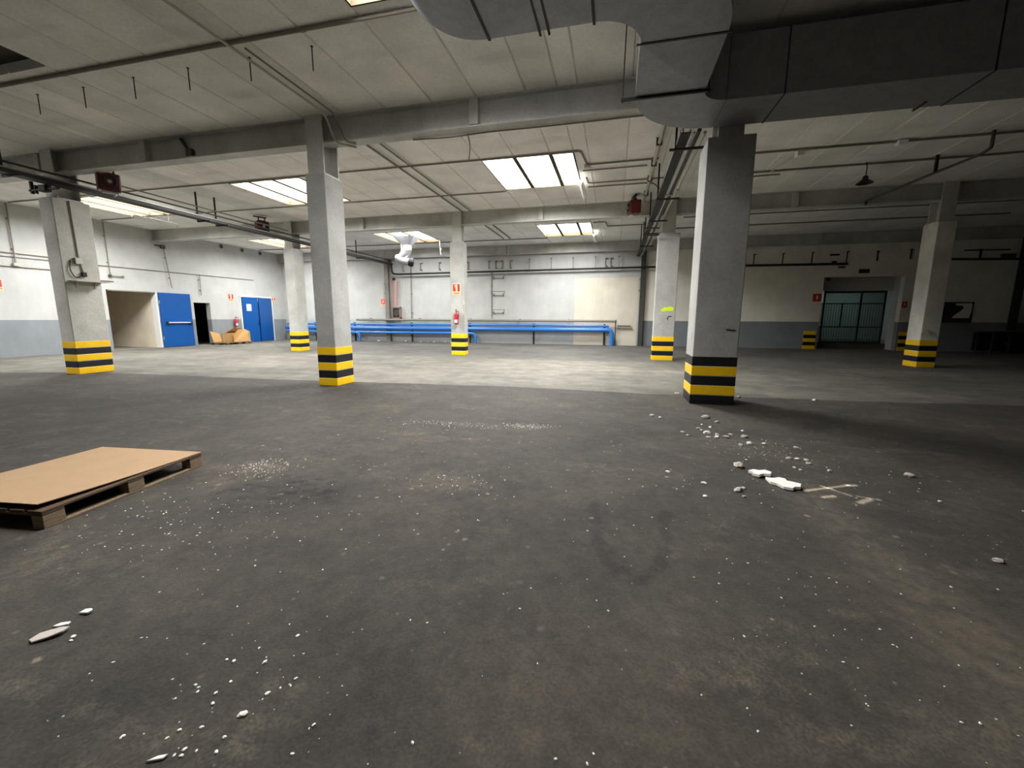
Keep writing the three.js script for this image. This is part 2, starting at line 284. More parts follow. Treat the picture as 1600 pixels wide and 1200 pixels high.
// ---- ceiling: long precast boards with open joints, cut round the roof openings
{
  const c = struct('ceiling'), OPEN = [...SKY, HATCH];
  const board = (xa, xb, d0, d1) => {
    const w = xb - xa, e = Math.min(0.02, w * 0.2), s = new THREE.Shape([[-w / 2, WELL], [-w / 2, 0.035], [-w / 2 + e, 0], [w / 2 - e, 0], [w / 2, 0.035], [w / 2, WELL]].map(p => new THREE.Vector2(...p)));
    const g = new THREE.ExtrudeGeometry(s, { depth: d1 - d0, bevelEnabled: false }); g.translate((xa + xb) / 2, CEIL, -d1); return g;
  };
  for (const [b0, b1] of [[0.33, 8.43], [8.43, 16.53], [16.53, 24.65]]) {
    const ops = OPEN.filter(o => o[2] > b0 && o[3] < b1);
    let cuts = []; for (let k = -22; k <= 21; k++) cuts.push(-2.74 + 0.96 * k);
    cuts = cuts.filter(x => x > -22.1 && x < 17.9); cuts.unshift(-22.2); cuts.push(18);
    for (const o of ops) for (const x of [o[0], o[1]]) { const near = cuts.findIndex(q => Math.abs(q - x) < 0.12); if (near >= 0) cuts[near] = x; else cuts.push(x); }
    cuts.sort((a, b) => a - b);
    for (let i = 1; i < cuts.length; i++) {
      const xa = cuts[i - 1], xb = cuts[i], mid = (xa + xb) / 2, o = ops.find(q => mid > q[0] && mid < q[1]);
      for (const [p, q] of o ? [[b0, o[2]], [o[3], b1]] : [[b0, b1]]) part(c, 'ceiling_board', board(xa, xb, p, q), M.ceil[Math.floor(rnd() * 3)]);
    }
  }
  part(c, 'roof_slab', [bx(-22.5, 26.2, CEIL, CEIL + WELL, -8.3, 0.33), bx(18, 26.2, CEIL, CEIL + WELL, 0.33, 24.65)], M.ceil[0]);
  part(c, 'covered_hatch', [bx(HATCH[0] - 0.1, HATCH[1] + 0.1, CEIL + WELL, CEIL + WELL + 0.05, HATCH[2] - 0.1, HATCH[3] + 0.1)], M.hatch);
}
// ---- roof lights: three panes, deep timber bars between them
SKY.forEach(([x0, x1, d0, d1], i) => {
  const w = struct(`window_${i + 1}`), bars = i < 3 ? [-2.74, -1.78] : i < 5 ? [-11.3, -10.4] : [-19.0, -18.15];
  const xs = [x0, ...bars, x1];
  for (let k = 0; k < 3; k++) part(w, 'pane', bx(xs[k] - (k ? 0 : 0.06), xs[k + 1] + (k < 2 ? 0 : 0.06), CEIL + WELL + 0.001, CEIL + WELL + 0.02, d0 - 0.06, d1 + 0.06), M.glazing);
  for (const x of bars) part(w, 'glazing_bar', bx(x - 0.055, x + 0.055, CEIL - 0.01, CEIL + WELL - 0.05, d0, d1), M.timber);
  part(w, 'curb', [bx(x0, x0 + 0.025, CEIL - 0.015, CEIL + WELL - 0.03, d0, d1), bx(x1 - 0.025, x1, CEIL - 0.015, CEIL + WELL - 0.03, d0, d1), bx(x0, x1, CEIL - 0.015, CEIL + WELL - 0.03, d0, d0 + 0.025), bx(x0, x1, CEIL - 0.015, CEIL + WELL - 0.03, d1 - 0.025, d1)], M.timber);
});

// ---- columns: concrete shaft, steel H stub on top, hazard bands at the foot
const COLX = [-14.21, -6.30, 1.77, 9.85], ROW = [8.43, 16.53, 24.6];
function column(label, x, d, w, dp, opts = {}) {
  const t = thing('concrete_column', label, 'column', [x, 0, d], 'striped concrete columns');
  const H = 4.54, hs = opts.bandTop || 0.882, n = 5;
  part(t, 'shaft', rbx(x - w / 2, x + w / 2, 0, H, d - dp / 2, d + dp / 2, 0.018), opts.mat || M.column);
  for (let k = 0; k < n; k++) { const dark = opts.blackFirst ? k % 2 === 0 : k % 2 === 1, e = 0.004; part(t, 'hazard_band', rbx(x - w / 2 - e, x + w / 2 + e, hs * k / n, hs * (k + 1) / n - 0.001, d - dp / 2 - e, d + dp / 2 + e, 0.012, 1), dark ? M.black : M.yellow, { label: dark ? 'black painted band' : 'yellow painted band' }); }
  const sw = Math.min(w * 0.42, 0.2), sd = Math.min(dp * 0.42, 0.25);
  part(t, 'steel_stub', [bx(x - sw, x + sw, H, CEIL, d - sd, d - sd + 0.03), bx(x - sw, x + sw, H, CEIL, d + sd - 0.03, d + sd), bx(x - 0.012, x + 0.012, H, CEIL, d - sd + 0.03, d + sd - 0.03), bx(x - sw - 0.03, x + sw + 0.03, H, H + 0.03, d - sd - 0.03, d + sd + 0.03)], M.steel, { label: 'grey steel stub between concrete and ceiling' });
  return t;
}
const C1 = column('concrete column at far left carrying a junction box and a small shelf', COLX[0], ROW[0], 0.47, 0.81, { mat: M.rawColumn });
const C2 = column('nearest striped column left of centre, in front of the roof light', COLX[1], ROW[0], 0.47, 0.62);
const C3 = column('widest column under the big duct with black bands outermost', COLX[2], ROW[0], 0.74, 0.73, { blackFirst: true, bandTop: 0.873 });
const A2 = column('small far column standing in front of the blue double door', COLX[0], ROW[1], 0.5, 0.62);
const B2 = column('far column with a fire extinguisher and red sign on its face', COLX[1], ROW[1], 0.6, 0.38);
const C2b = column('far column with a lime green spray mark beside the widest column', COLX[2], ROW[1] - 0.06, 0.73, 0.4);
const D2 = column('column standing in the dark right part of the hall', COLX[3], ROW[1], 0.49, 0.67, { mat: M.columnFresh });
{
  // fittings of the leftmost column
  const xf = COLX[0] + 0.235;
  part(C1, 'conduit', pipe([[xf + 0.02, 4.52, 8.37], [xf + 0.02, 3.05, 8.39], [xf + 0.02, 2.7, 8.45]], 0.014), M.conduit);
  part(C1, 'junction_box', rbx(xf, xf + 0.08, 2.92, 3.08, 8.28, 8.44, 0.01), M.conduitPale);
  part(C1, 'socket', rbx(xf, xf + 0.07, 2.6, 2.72, 8.4, 8.5, 0.01), M.blackMetal);
  part(C1, 'shelf_plate', [bx(xf, xf + 0.3, 2.46, 2.49, 8.12, 8.84), bx(xf, xf + 0.02, 2.3, 2.46, 8.25, 8.3), bx(xf, xf + 0.02, 2.3, 2.46, 8.66, 8.71)], M.conduitPale);
  part(C1, 'cable', pipe([[xf + 0.02, 3.0, 8.2], [xf + 0.04, 2.75, 8.15], [xf + 0.03, 2.55, 8.25], [xf + 0.05, 2.62, 8.4]], 0.012), M.blackMetal);
  // spray mark and dark scrawl on the far column
  const d = ROW[1] - 0.06 - 0.2, s = new THREE.Shape();
  [[1.62, 1.86], [1.70, 1.90], [1.74, 1.95], [1.84, 1.94], [1.92, 1.98], [2.02, 1.95], [2.08, 1.93], [2.05, 1.87], [2.07, 1.82], [1.93, 1.80], [1.85, 1.82], [1.74, 1.79], [1.66, 1.81]].forEach(([a, b], i) => i ? s.lineTo(a, b) : s.moveTo(a, b));
  const g = new THREE.ExtrudeGeometry(s, { depth: 0.003, bevelEnabled: false }); g.translate(0, 0, -d); part(C2b, 'spray_mark', g, M.limeSpray, { label: 'lime green spray paint patch' });
  part(C2b, 'paint_scrawl', pipe([[2.0, 1.62, d - 0.002], [1.91, 1.62, d - 0.002], [1.86, 1.55, d - 0.002], [1.9, 1.48, d - 0.002]], 0.014, 0.03, 6), M.black);
  part(C3, 'cable_stub', rod([1.92, 1.36, ROW[0] - 0.37], [2.06, 1.345, ROW[0] - 0.37], 0.012), M.steelDark);
  // thin grey cable and switch on the far sign column
  part(B2, 'switch_box', rbx(-6.06, -5.98, 2.05, 2.28, 16.31, 16.345, 0.01), M.conduitPale);
  part(B2, 'conduit', rod([-6.0, 1.24, 16.325], [-6.0, 2.05, 16.325], 0.014), M.conduitPale);
  // rough hook beside the leftmost far column stub
  part(D2, 'cable_loop', pipe([[9.6, 1.05, 16.16], [9.72, 1.25, 16.15], [9.9, 1.0, 16.15]], 0.01, 0.1, 6), M.conduit);
}
function wallPost(label, x, w, dark) { const t = thing('steel_post', label, 'column', [x, 0, 24.5], 'steel posts at the back wall'); part(t, 'post', [bx(x - w / 2, x + w / 2, 0, 5.2, 24.42, 24.45), bx(x - 0.012, x + 0.012, 0, 5.2, 24.45, 24.59), bx(x - w / 2, x + w / 2, 0, 5.2, 24.59, 24.62)], dark); each(t, 'clip', [rbx(x - w / 2 - 0.06, x - w / 2, 3.0, 3.12, 24.44, 24.5, 0.01), rbx(x - w / 2 - 0.06, x - w / 2, 3.62, 3.7, 24.44, 24.5, 0.01)], M.conduit); return t; }
wallPost('grey steel post at the back wall beside the red hose pipe', -14.2, 0.26, M.steelMid);
wallPost('dark steel post at the back wall right of the plaster patch', 1.42, 0.24, M.steelDark);
function guard(label, x0, x1) { const t = thing('hazard_panel', label, 'guard', [(x0 + x1) / 2, 0, 24.62], 'striped guards beside the doorway'); for (let k = 0; k < 5; k++) part(t, 'hazard_band', bx(x0, x1, 0.184 * k, 0.184 * (k + 1) - 0.002, 24.6, 24.648), k % 2 ? M.black : M.yellow); }
guard('low striped guard left of the glazed doorway in the dark', 9.55, 10.1);
guard('low striped guard right of the glazed doorway behind the dark column', 13.7, 14.2);

// ---- beams between the columns
const rows = ['nearest row', 'middle row', 'back wall row'], spans = ['ending at the left wall', 'over the two columns left of the centre', 'over the centre of the hall', 'right of the widest column line', 'ending at the right wall'];
for (let r = 0; r < 3; r++) for (let s = 0; s < 5; s++) {
  const d = ROW[r] - (r === 2 ? 0.14 : 0), x0 = s === 0 ? -22.19 : COLX[s - 1] + 0.02, x1 = s === 4 ? 25.89 : COLX[s] - 0.02;
  const t = thing('steel_beam', `grey steel ceiling beam of the ${rows[r]}, ${spans[s]}`, 'beam', [(x0 + x1) / 2, 5.2, d], 'ceiling beams');
  part(t, 'web', bx(x0, x1, 5.23, CEIL - 0.02, d - 0.02, d + 0.02), M.steel);
  part(t, 'bottom_flange', bx(x0, x1, 5.2, 5.23, d - 0.15, d + 0.15), M.steel);
  part(t, 'top_flange', bx(x0, x1, CEIL - 0.02, CEIL - 0.001, d - 0.15, d + 0.15), M.steel);
  const st = [[[-14.75, -21], [-11.15], [-2.8], [5.7], []], [[], [-10.58], [-2.89], [5.68], [14]], [[], [], [], [], []]][r][s] || [];
  for (const x of st) part(t, 'stiffener', rbx(x - 0.09, x + 0.09, 5.24, CEIL - 0.03, d - 0.16, d - 0.02, 0.01), M.steel, { label: 'boxed stiffener plate' });
  if (r === 0 && s === 1) part(t, 'bracket', [pipe([[-10.05, 5.66, d - 0.06], [-9.85, 5.4, d - 0.08], [-9.8, 5.28, d - 0.08]], 0.035), rbx(-9.9, -9.72, 5.24, 5.42, d - 0.12, d - 0.03, 0.02)], M.steelDark);
  if (r === 0 && s === 2) part(t, 'cable_bundle', pipe([[-4.2, 5.18, d + 0.1], [-3.4, 5.15, d + 0.1], [-2.6, 5.18, d + 0.1], [-1.6, 5.17, d + 0.1], [0.2, 5.18, d + 0.1], [1.2, 5.18, d + 0.1]], 0.014, 0.3, 6), M.conduit);
}

// ---- big galvanised duct, in one run from the right to the roof opening
{
  const Y0 = 4.7, Y1 = 5.55, t = thing('air_duct', 'large grey galvanised rectangular air duct hanging across the upper right', 'duct', [1.2, Y0, 7]);
  const arc = (cx, cd, r, a0, a1, n = 14) => Array.from({ length: n + 1 }, (_, i) => { const a = (a0 + (a1 - a0) * i / n) * Math.PI / 180; return [cx + r * Math.cos(a), cd + r * Math.sin(a)]; });
  // straight run to the right
  part(t, 'main_run', bx(1.46, 4.6, Y0, Y1, 7.18, 8.1), M.duct);
  part(t, 'main_run', bx(4.62, 9.3, Y0, Y1, 7.18, 8.1), M.duct);
  part(t, 'main_run', bx(9.32, 16, Y0, Y1, 7.18, 8.1), M.duct);
  // elbow from the main run towards the camera: outer arc about (1.46, 6.82) radius 1.28
  part(t, 'elbow', prism([...arc(1.45, 6.82, 1.28, 90, 180), [1.1, 6.82], ...arc(1.45, 6.82, 0.35, 180, 90)], Y0, Y1), M.duct);
  // neck: slightly pyramidal cross-broken sheets
  part(t, 'neck', [bx(0.16, 1.1, Y0, Y1, 5.6, 6.82)], M.duct);
  { // shallow cross-break on the underside of neck and elbow
    const br = (x0, x1, d0, d1, h) => { const p = [[x0, Y0 - 0.002, d0], [x1, Y0 - 0.002, d0], [x1, Y0 - 0.002, d1], [x0, Y0 - 0.002, d1]].map(q => V(...q)), c = V((x0 + x1) / 2, Y0 - h, (d0 + d1) / 2), a = []; for (let k = 0; k < 4; k++) { const q = p[k], r = p[(k + 1) % 4]; a.push(q.x, q.y, q.z, c.x, c.y, c.z, r.x, r.y, r.z); } const g = new THREE.BufferGeometry(); g.setAttribute('position', new THREE.Float32BufferAttribute(a, 3)); g.computeVertexNormals(); return g; };
    part(t, 'cross_break', [br(0.17, 1.09, 5.61, 6.79, 0.03)], M.duct);
    part(t, 'cross_break', [br(-1.45, -0.4, 4.25, 5.09, 0.02)], M.duct);
  }
  part(t, 'elbow', prism([...arc(-0.33, 5.6, 0.5, -90, 0), [1.1, 5.6], ...arc(-0.33, 5.6, 1.43, 0, -90)], Y0, Y1), M.duct);
  part(t, 'branch_run', bx(-1.52, -0.34, Y0, Y1, 4.17, 5.1), M.duct);
  { // elbow turning up into the roof opening: profile in the x-y plane, extruded along depth
    const o = arc(-1.53, Y0 + 1.12, 1.12, 270, 180, 20), i = arc(-1.53, Y0 + 1.12, 0.27, 180, 270, 10);
    const s = new THREE.Shape([...o, ...i].map(p => new THREE.Vector2(...p))), g = new THREE.ExtrudeGeometry(s, { depth: 0.93, bevelEnabled: false }); g.translate(0, 0, -5.1);
    part(t, 'rising_elbow', g, M.duct);
    part(t, 'riser', bx(-2.65, -1.8, Y0 + 1.12, CEIL + WELL - 0.06, 4.17, 5.1), M.duct);
  }
  const flange = (x0, x1, d0, d1, n = 'joint_flange') => part(t, n, bx(x0, x1, Y0 - 0.009, Y0, d0, d1), M.ductSeam);
  flange(0.12, 1.14, 5.58, 5.61); flange(-0.36, -0.33, 4.15, 5.13); flange(-1.54, -1.51, 4.15, 5.12);
  for (const x of [2.21, 4.61, 9.31]) part(t, 'joint_flange', [bx(x - 0.008, x + 0.008, Y0 - 0.008, Y1 + 0.008, 7.172, 7.18), bx(x - 0.008, x + 0.008, Y0 - 0.008, Y0, 7.172, 8.11)], M.ductSeam);
  for (const x of [-0.94, -0.84]) part(t, 'strap', [bx(x - 0.012, x + 0.012, Y0 - 0.02, Y0 - 0.001, 4.1, 5.16), rod([x, Y0 - 0.03, 5.14], [x, CEIL, 5.14], 0.008)], M.blackMetal);
  part(t, 'hanger', [bx(-0.04, 1.16, Y0 - 0.035, Y0 - 0.002, 6.785, 6.825), rod([-0.02, Y0 - 0.06, 6.8], [0.0, CEIL, 6.8], 0.009), rod([1.14, Y0 - 0.05, 6.8], [1.14, CEIL, 6.8], 0.009)], M.blackMetal);
  for (const x of [4.3, 8.0, 12]) part(t, 'hanger', [bx(x - 0.015, x + 0.015, Y0 - 0.015, Y0 - 0.001, 7.9, 8.18), rod([x, Y0 - 0.012, 8.17], [x, CEIL, 8.17], 0.008)], M.ductSeam);
}
// ---- small duct dropping out of a far roof light
{
  const t = thing('duct_outlet', 'shiny grey duct elbow dropping out of a far roof light', 'duct', [-10.85, 4.3, 20.8]);
  const hop = (x0, x1, d0, d1, y1, cx, cd, r, y0) => { const a = []; const n = 16, ring = []; for (let k = 0; k < n; k++) { const an = (k + 0.5) / n * 2 * Math.PI, c = Math.cos(an), s = Math.sin(an), m = 1 / Math.max(Math.abs(c), Math.abs(s)); ring.push([V((x0 + x1) / 2 + c * m * (x1 - x0) / 2, y1, (d0 + d1) / 2 + s * m * (d1 - d0) / 2), V(cx + c * r, y0, cd + s * r)]); } for (let k = 0; k < n; k++) { const [p, q] = ring[k], [p2, q2] = ring[(k + 1) % n]; for (const v of [p, q, q2, p, q2, p2]) a.push(v.x, v.y, v.z); } const g = new THREE.BufferGeometry(); g.setAttribute('position', new THREE.Float32BufferAttribute(a, 3)); g.computeVertexNormals(); return g; };
  part(t, 'hopper', hop(-11.42, -10.22, 20.3, 21.4, 5.7, -10.82, 20.85, 0.24, 5.3), M.ductBright);
  part(t, 'elbow', [pipe([[-10.82, 5.32, 20.85], [-10.82, 5.0, 20.85], [-11.2, 4.62, 20.85], [-11.42, 4.62, 20.85]], 0.24, 0.3, 16)], M.ductBright);
  part(t, 'outlet_bend', pipe([[-11.36, 4.66, 20.7], [-11.05, 4.5, 20.75], [-10.62, 4.44, 20.8]], 0.2, 0.25, 16), M.ductBright);
  part(t, 'outlet_mouth', pipe([[-10.68, 4.45, 20.79], [-10.5, 4.42, 20.82]], 0.23, 0.1, 16), M.blackMetal, { label: 'dark open mouth' });
  each(t, 'joint_ring', [rod([-10.82, 5.03, 20.85], [-10.82, 5.06, 20.85], 0.25, 16), rod([-10.82, 5.27, 20.85], [-10.82, 5.3, 20.85], 0.25, 16)], M.zinc);
  part(t, 'hanger', [rod([-11.1, 4.86, 20.85], [-11.1, 5.7, 20.85], 0.01)], M.zinc);
}

// ---- cable trays running into the depth
{
  const t = thing('cable_tray', 'long black cable tray with pipes running past the left columns', 'cable tray', [-13.72, 4.78, 15], 'cable trays');
  part(t, 'tray', [bx(-13.86, -13.56, 4.78, 4.8, 2, 24.2), bx(-13.86, -13.845, 4.8, 4.87, 2, 24.2), bx(-13.575, -13.56, 4.8, 4.87, 2, 24.2)], M.blackMetal);
  part(t, 'pipe', rod([-13.5, 4.99, 2], [-13.5, 4.99, 24.2], 0.025), M.blackMetal);
  part(t, 'pipe', rod([-13.66, 4.9, 2], [-13.66, 4.9, 24.2], 0.03), M.zinc);
  for (const d of [3.5, 7.2, 11.92, 12.61, 18, 21]) part(t, 'hanger', [bx(-13.99, -13.95, 4.76, CEIL, d - 0.02, d + 0.02), bx(-13.99, -13.45, 4.74, 4.78, d - 0.02, d + 0.02)], M.blackMetal);
  part(t, 'bracket', [bx(-14.5, -13.5, 4.66, 4.7, 7.9, 7.96), bx(-14.45, -14.4, 4.6, 4.9, 7.9, 7.96), bx(-14.3, -14.26, 4.6, 4.8, 7.9, 7.96), rbx(-14.1, -13.85, 4.62, 4.78, 7.86, 8.0, 0.02)], M.blackMetal);
}
{
  const t = thing('cable_tray', 'dark cable tray with silver pipes beside the widest column', 'cable tray', [1.25, 4.82, 16], 'cable trays');
  part(t, 'tray', [bx(1.02, 1.2, 4.84, 4.86, 8.6, 24.2), bx(1.02, 1.03, 4.86, 4.92, 8.6, 24.2), bx(1.19, 1.2, 4.86, 4.92, 8.6, 24.2)], M.blackMetal);
  part(t, 'pipe', rod([1.34, 4.88, 8.6], [1.34, 4.88, 24.2], 0.035), M.steelDark);
  part(t, 'pipe', rod([1.255, 4.84, 8.6], [1.255, 4.84, 24.2], 0.02), M.zinc);
  part(t, 'pipe', rod([1.5, 4.98, 9.0], [1.5, 4.98, 22], 0.03), M.conduitPale);
  for (const d of [9.17, 12.7, 15.4, 17.6, 20.5]) part(t, 'hanger', [bx(d < 10 ? 0.9 : 0.98, 1.58, 4.76, 4.8, d - 0.02, d + 0.02), bx(1.0, 1.04, 4.8, CEIL, d + 0.02, d + 0.06)], M.blackMetal);
  part(t, 'bracket', [bx(0.86, 0.9, 4.3, 4.9, 16.0, 16.04), bx(0.86, 1.4, 4.66, 4.7, 16.0, 16.04), bx(0.86, 1.4, 4.42, 4.46, 16.0, 16.04)], M.blackMetal);
  for (const d of [12.5, 15.7, 18.9]) part(t, 'clamp', [rod([1.22, 4.83, d], [1.4, 4.83, d], 0.03), rod([1.46, 4.95, d], [1.54, 4.95, d], 0.03)], M.zinc);
}
{
  const t = thing('cable_tray', 'dark pipe slanting along the ceiling in the right bay', 'pipe', [7.7, 5.3, 14.5]);
  part(t, 'pipe', rod([8.02, 5.3, 12.5], [7.7, 5.3, 16.4], 0.035), M.steelDark);
  part(t, 'hanger', [bx(7.86, 7.93, 5.3, CEIL, 13.7, 13.74)], M.blackMetal);
  each(t, 'end_elbow', [pipe([[8.02, 5.3, 12.5], [8.06, 5.36, 12.3], [8.06, CEIL, 12.3]], 0.035, 0.06), rod([7.7, 5.3, 16.4], [7.7, 5.18, 16.4], 0.04)], M.steelDark);
}
// ---- conduits on the ceiling (each run is one thing)
const yc = CEIL - 0.03;
function run(label, pts, r, m, extra) { const t = thing('conduit', label, 'conduit', pts[0], 'ceiling and wall conduits'); part(t, 'tube', pipe(pts, r, 0.15), m); if (extra) extra(t); return t; }
const saddles = (t, list) => each(t, 'saddle', list.map(([x, y, d, w = 0.05]) => rbx(x - w, x + w, y - 0.02, y + 0.029, d - 0.03, d + 0.03, 0.008, 1)), M.conduit);
run('dark conduit crossing the near ceiling from left wall to duct', [[-21.9, yc, 5.88], [-2.7, yc, 5.87]], 0.028, M.conduit, t => saddles(t, [[-9.45, yc, 5.88], [-6.0, yc, 5.88], [-4.6, yc, 5.88]]));
run('left one of two parallel conduits on the near ceiling above the column', [[-5.88, yc - 0.06, 1.0], [-5.88, yc - 0.06, 8.02], [-5.88, 5.3, 8.22], [-5.8, 5.15, 8.24], [-5.55, 5.16, 8.56]], 0.022, M.conduitPale);
run('right one of two parallel conduits on the near ceiling above the column', [[-5.7, yc - 0.055, 5.95], [-5.7, yc - 0.055, 8.04], [-5.68, 5.4, 8.22], [-5.6, 5.17, 8.25], [-5.45, 5.17, 8.4]], 0.016, M.conduit);
run('left one of two conduits running into depth over the centre bay', [[-5.95, yc - 0.055, 8.7], [-5.95, yc - 0.055, 16.2]], 0.028, M.conduit);
run('right one of two conduits running into depth over the centre bay', [[-5.6, yc - 0.05, 8.7], [-5.62, yc - 0.05, 16.2]], 0.022, M.conduit);
run('left conduit of the far pair on the last ceiling bay', [[-5.9, yc, 16.8], [-5.9, yc, 22.2]], 0.028, M.conduit);
run('right conduit of the far pair on the last ceiling bay', [[-5.52, yc, 16.8], [-5.54, yc, 22.2]], 0.028, M.conduit);
run('thin conduit along the front edge of the middle roof lights', [[-21.9, yc, 11.3], [-3.7, yc, 11.3], [-1.0, yc, 11.28], [-0.9, yc, 12.3], [0.95, yc, 12.26]], 0.022, M.conduit, t => part(t, 'junction_box', rbx(-0.98, -0.82, yc - 0.06, yc + 0.02, 12.3, 12.42, 0.01), M.conduitPale));
run('thin conduit behind the middle roof lights', [[-21.9, yc, 14.2], [-3.6, yc, 14.16]], 0.02, M.conduit);
run('upper one of two conduits right of the middle roof light', [[-1.05, yc, 12.75], [0.7, yc, 12.72]], 0.018, M.conduit);
run('conduit joining the white luminaire right of the middle roof light', [[-1.0, yc, 13.4], [-0.98, yc, 13.92], [1.3, yc, 13.9]], 0.02, M.conduit);
run('lower conduit behind the white luminaire reaching the tray', [[-1.0, yc, 14.3], [1.0, yc, 14.28], [1.3, 5.4, 14.4]], 0.02, M.conduit);
run('conduit along the far roof lights of the last bay', [[-21.9, yc, 22.56], [-3.6, yc, 22.54]], 0.025, M.conduit);
run('conduit right of the far roof light with a bend', [[-1.1, yc, 19.4], [-0.55, yc, 19.4], [-0.5, yc, 20.3], [1.2, yc, 20.3]], 0.022, M.conduit);
run('upper dark conduit over the right bay behind the duct', [[2.6, yc, 12.45], [15, yc, 12.42]], 0.026, M.conduit, t => part(t, 'lamp_box', rbx(6.3, 6.5, yc - 0.1, yc + 0.01, 12.34, 12.5, 0.02), M.white));
run('lower dark conduit over the right bay behind the duct', [[2.6, yc, 14.02], [9.0, yc, 13.92], [15, yc, 13.6]], 0.026, M.conduit);
run('short conduit beside the widest column on the right', [[2.6, yc, 14.4], [4.5, yc, 14.35]], 0.02, M.conduit);
run('pale conduit stub with a white cap near the widest column', [[4.1, yc - 0.05, 13.9], [4.35, yc - 0.05, 12.7]], 0.014, M.conduitPale, t => part(t, 'cap', rbx(4.28, 4.44, yc - 0.1, yc + 0.028, 12.55, 12.75, 0.02), M.white));
run('far conduit over the dark bay near the back wall', [[2.6, yc, 19.3], [15, yc, 19.2]], 0.022, M.conduit);
run('thick far conduit over the dark bay near the back wall', [[2.6, yc, 21.5], [15, yc, 21.4]], 0.028, M.conduit);
run('pale pipe with clamps running into depth left of the dark tray', [[0.86, yc - 0.085, 9.9], [0.83, yc - 0.085, 16.2]], 0.045, M.conduitPale, t => each(t, 'clamp', [11, 12.4, 13.7, 15.2].map(d => rbx(0.78, 0.92, yc - 0.14, yc + 0.028, d - 0.03, d + 0.03, 0.01)), M.steelDark));
run('grey cable hanging from the ceiling beside the dark tray', [[1.1, 5.7, 9.9], [1.22, 5.66, 9.95], [1.24, 5.2, 9.97]], 0.018, M.conduit);
run('grey cable drooping from the beam above the middle roof light', [[-3.02, 5.2, 8.55], [-2.98, 5.0, 8.6], [-3.02, 4.72, 8.62]], 0.014, M.conduit);
run('thin pipe above the black tray on the left', [[-13.9, 5.24, 9.1], [-13.9, 5.24, 13], [-13.9, 5.24, 16]], 0.022, M.conduit);
// threaded rods hanging from the near ceiling
const ORD = ['leftmost', 'second from the left', 'third from the left', 'fourth from the left', 'fifth from the left', 'sixth from the left', 'seventh from the left', 'eighth from the left', 'ninth from the left', 'rightmost'];
const ord = (i, n) => i === n - 1 ? 'rightmost' : ORD[i];
let rodNo = 0;
for (const [x, d] of [[-10.85, 6.28], [-9.69, 6.3], [-8.43, 6.27], [-7.21, 6.27], [-5.95, 6.28], [-4.76, 6.27]]) {
  const t = thing('threaded_rod', `thin dark rod hanging from the near ceiling, ${ord(rodNo++, 6)} of its row`, 'rod', [x, 5.37, d], 'rods hanging in a row from the near ceiling');
  part(t, 'rod', rod([x, 5.37, d], [x, CEIL + 0.02, d], 0.009, 6), M.blackMetal); part(t, 'plate', rbx(x - 0.018, x + 0.018, CEIL - 0.008, CEIL + 0.01, d - 0.018, d + 0.018, 0.003, 1), M.blackMetal);
}
{ const t = thing('hose', 'dark cable end hanging out of the covered hatch at far left', 'cable', [-11.6, 5.1, 5.9]); part(t, 'cable', pipe([[-11.3, 5.98, 5.4], [-11.32, 5.6, 5.75], [-11.36, 5.2, 5.86], [-11.34, 5.05, 5.88]], 0.022), M.blackMetal); }

// ---- suspended lamps
function luminaire(label, x, y, d0, d1) {
  const t = thing('tube_luminaire', label, 'lamp', [x, y, (d0 + d1) / 2], 'unlit tube luminaires');
  part(t, 'housing', rbx(x - 0.07, x + 0.07, y, y + 0.07, d0, d1, 0.02), M.white);
  part(t, 'tube', rod([x, y - 0.025, d0 + 0.04], [x, y - 0.025, d1 - 0.04], 0.016), M.white);
  each(t, 'lamp_holder', [rbx(x - 0.02, x + 0.02, y - 0.05, y, d0, d0 + 0.04, 0.006), rbx(x - 0.02, x + 0.02, y - 0.05, y, d1 - 0.04, d1, 0.006)], M.conduitPale);
  each(t, 'suspension', [rod([x, y + 0.06, d0 + 0.3], [x, CEIL, d0 + 0.3], 0.008), rod([x, y + 0.06, d1 - 0.3], [x, CEIL, d1 - 0.3], 0.008)], M.conduitPale);
}
luminaire('white tube luminaire hanging beside the middle roof light', -1.12, 5.45, 13.0, 14.65);
luminaire('white tube luminaire hanging beside the far right roof light', -1.12, 5.45, 21.1, 22.9);
luminaire('thin white tube luminaire below the roof light at far left', -17.0, 5.1, 12.0, 13.6);
{
  const t = thing('lamp_chain', 'pale chain hanging at the right corner of the far duct light', 'chain', [-9.4, 4.95, 22.0]); part(t, 'chain', rod([-9.4, 4.95, 22.0], [-9.45, CEIL, 22.0], 0.022, 6), M.white); part(t, 'hook', rbx(-9.44, -9.36, 5.2, 5.28, 21.97, 22.03, 0.01), M.white);
  const u = thing('lamp_chain', 'pale chain hanging left of the shiny far duct', 'chain', [-12.0, 5.1, 22.42]); part(u, 'chain', rod([-12.0, 5.1, 22.42], [-12.0, CEIL, 22.42], 0.022, 6), M.white); part(u, 'hook', rbx(-12.04, -11.96, 5.2, 5.28, 22.39, 22.45, 0.01), M.white);
}
{
  const x = 6.44, d = 13.9, t = thing('pendant_lamp', 'black pendant lamp hanging over the dark right bay', 'lamp', [x, 5.17, d]);
  part(t, 'cord', pipe([[x - 0.02, CEIL, d], [x + 0.01, 5.6, d], [x, 5.38, d]], 0.012), M.blackMetal);
  const g = new THREE.LatheGeometry([[0.03, 0.2], [0.06, 0.17], [0.07, 0.1], [0.12, 0.07], [0.2, 0.0], [0.19, 0.0], [0.11, 0.06], [0.05, 0.09], [0.001, 0.1]].map(p => new THREE.Vector2(...p)), 20); g.translate(x, 5.18, -d); part(t, 'shade', g, M.blackMetal);
}

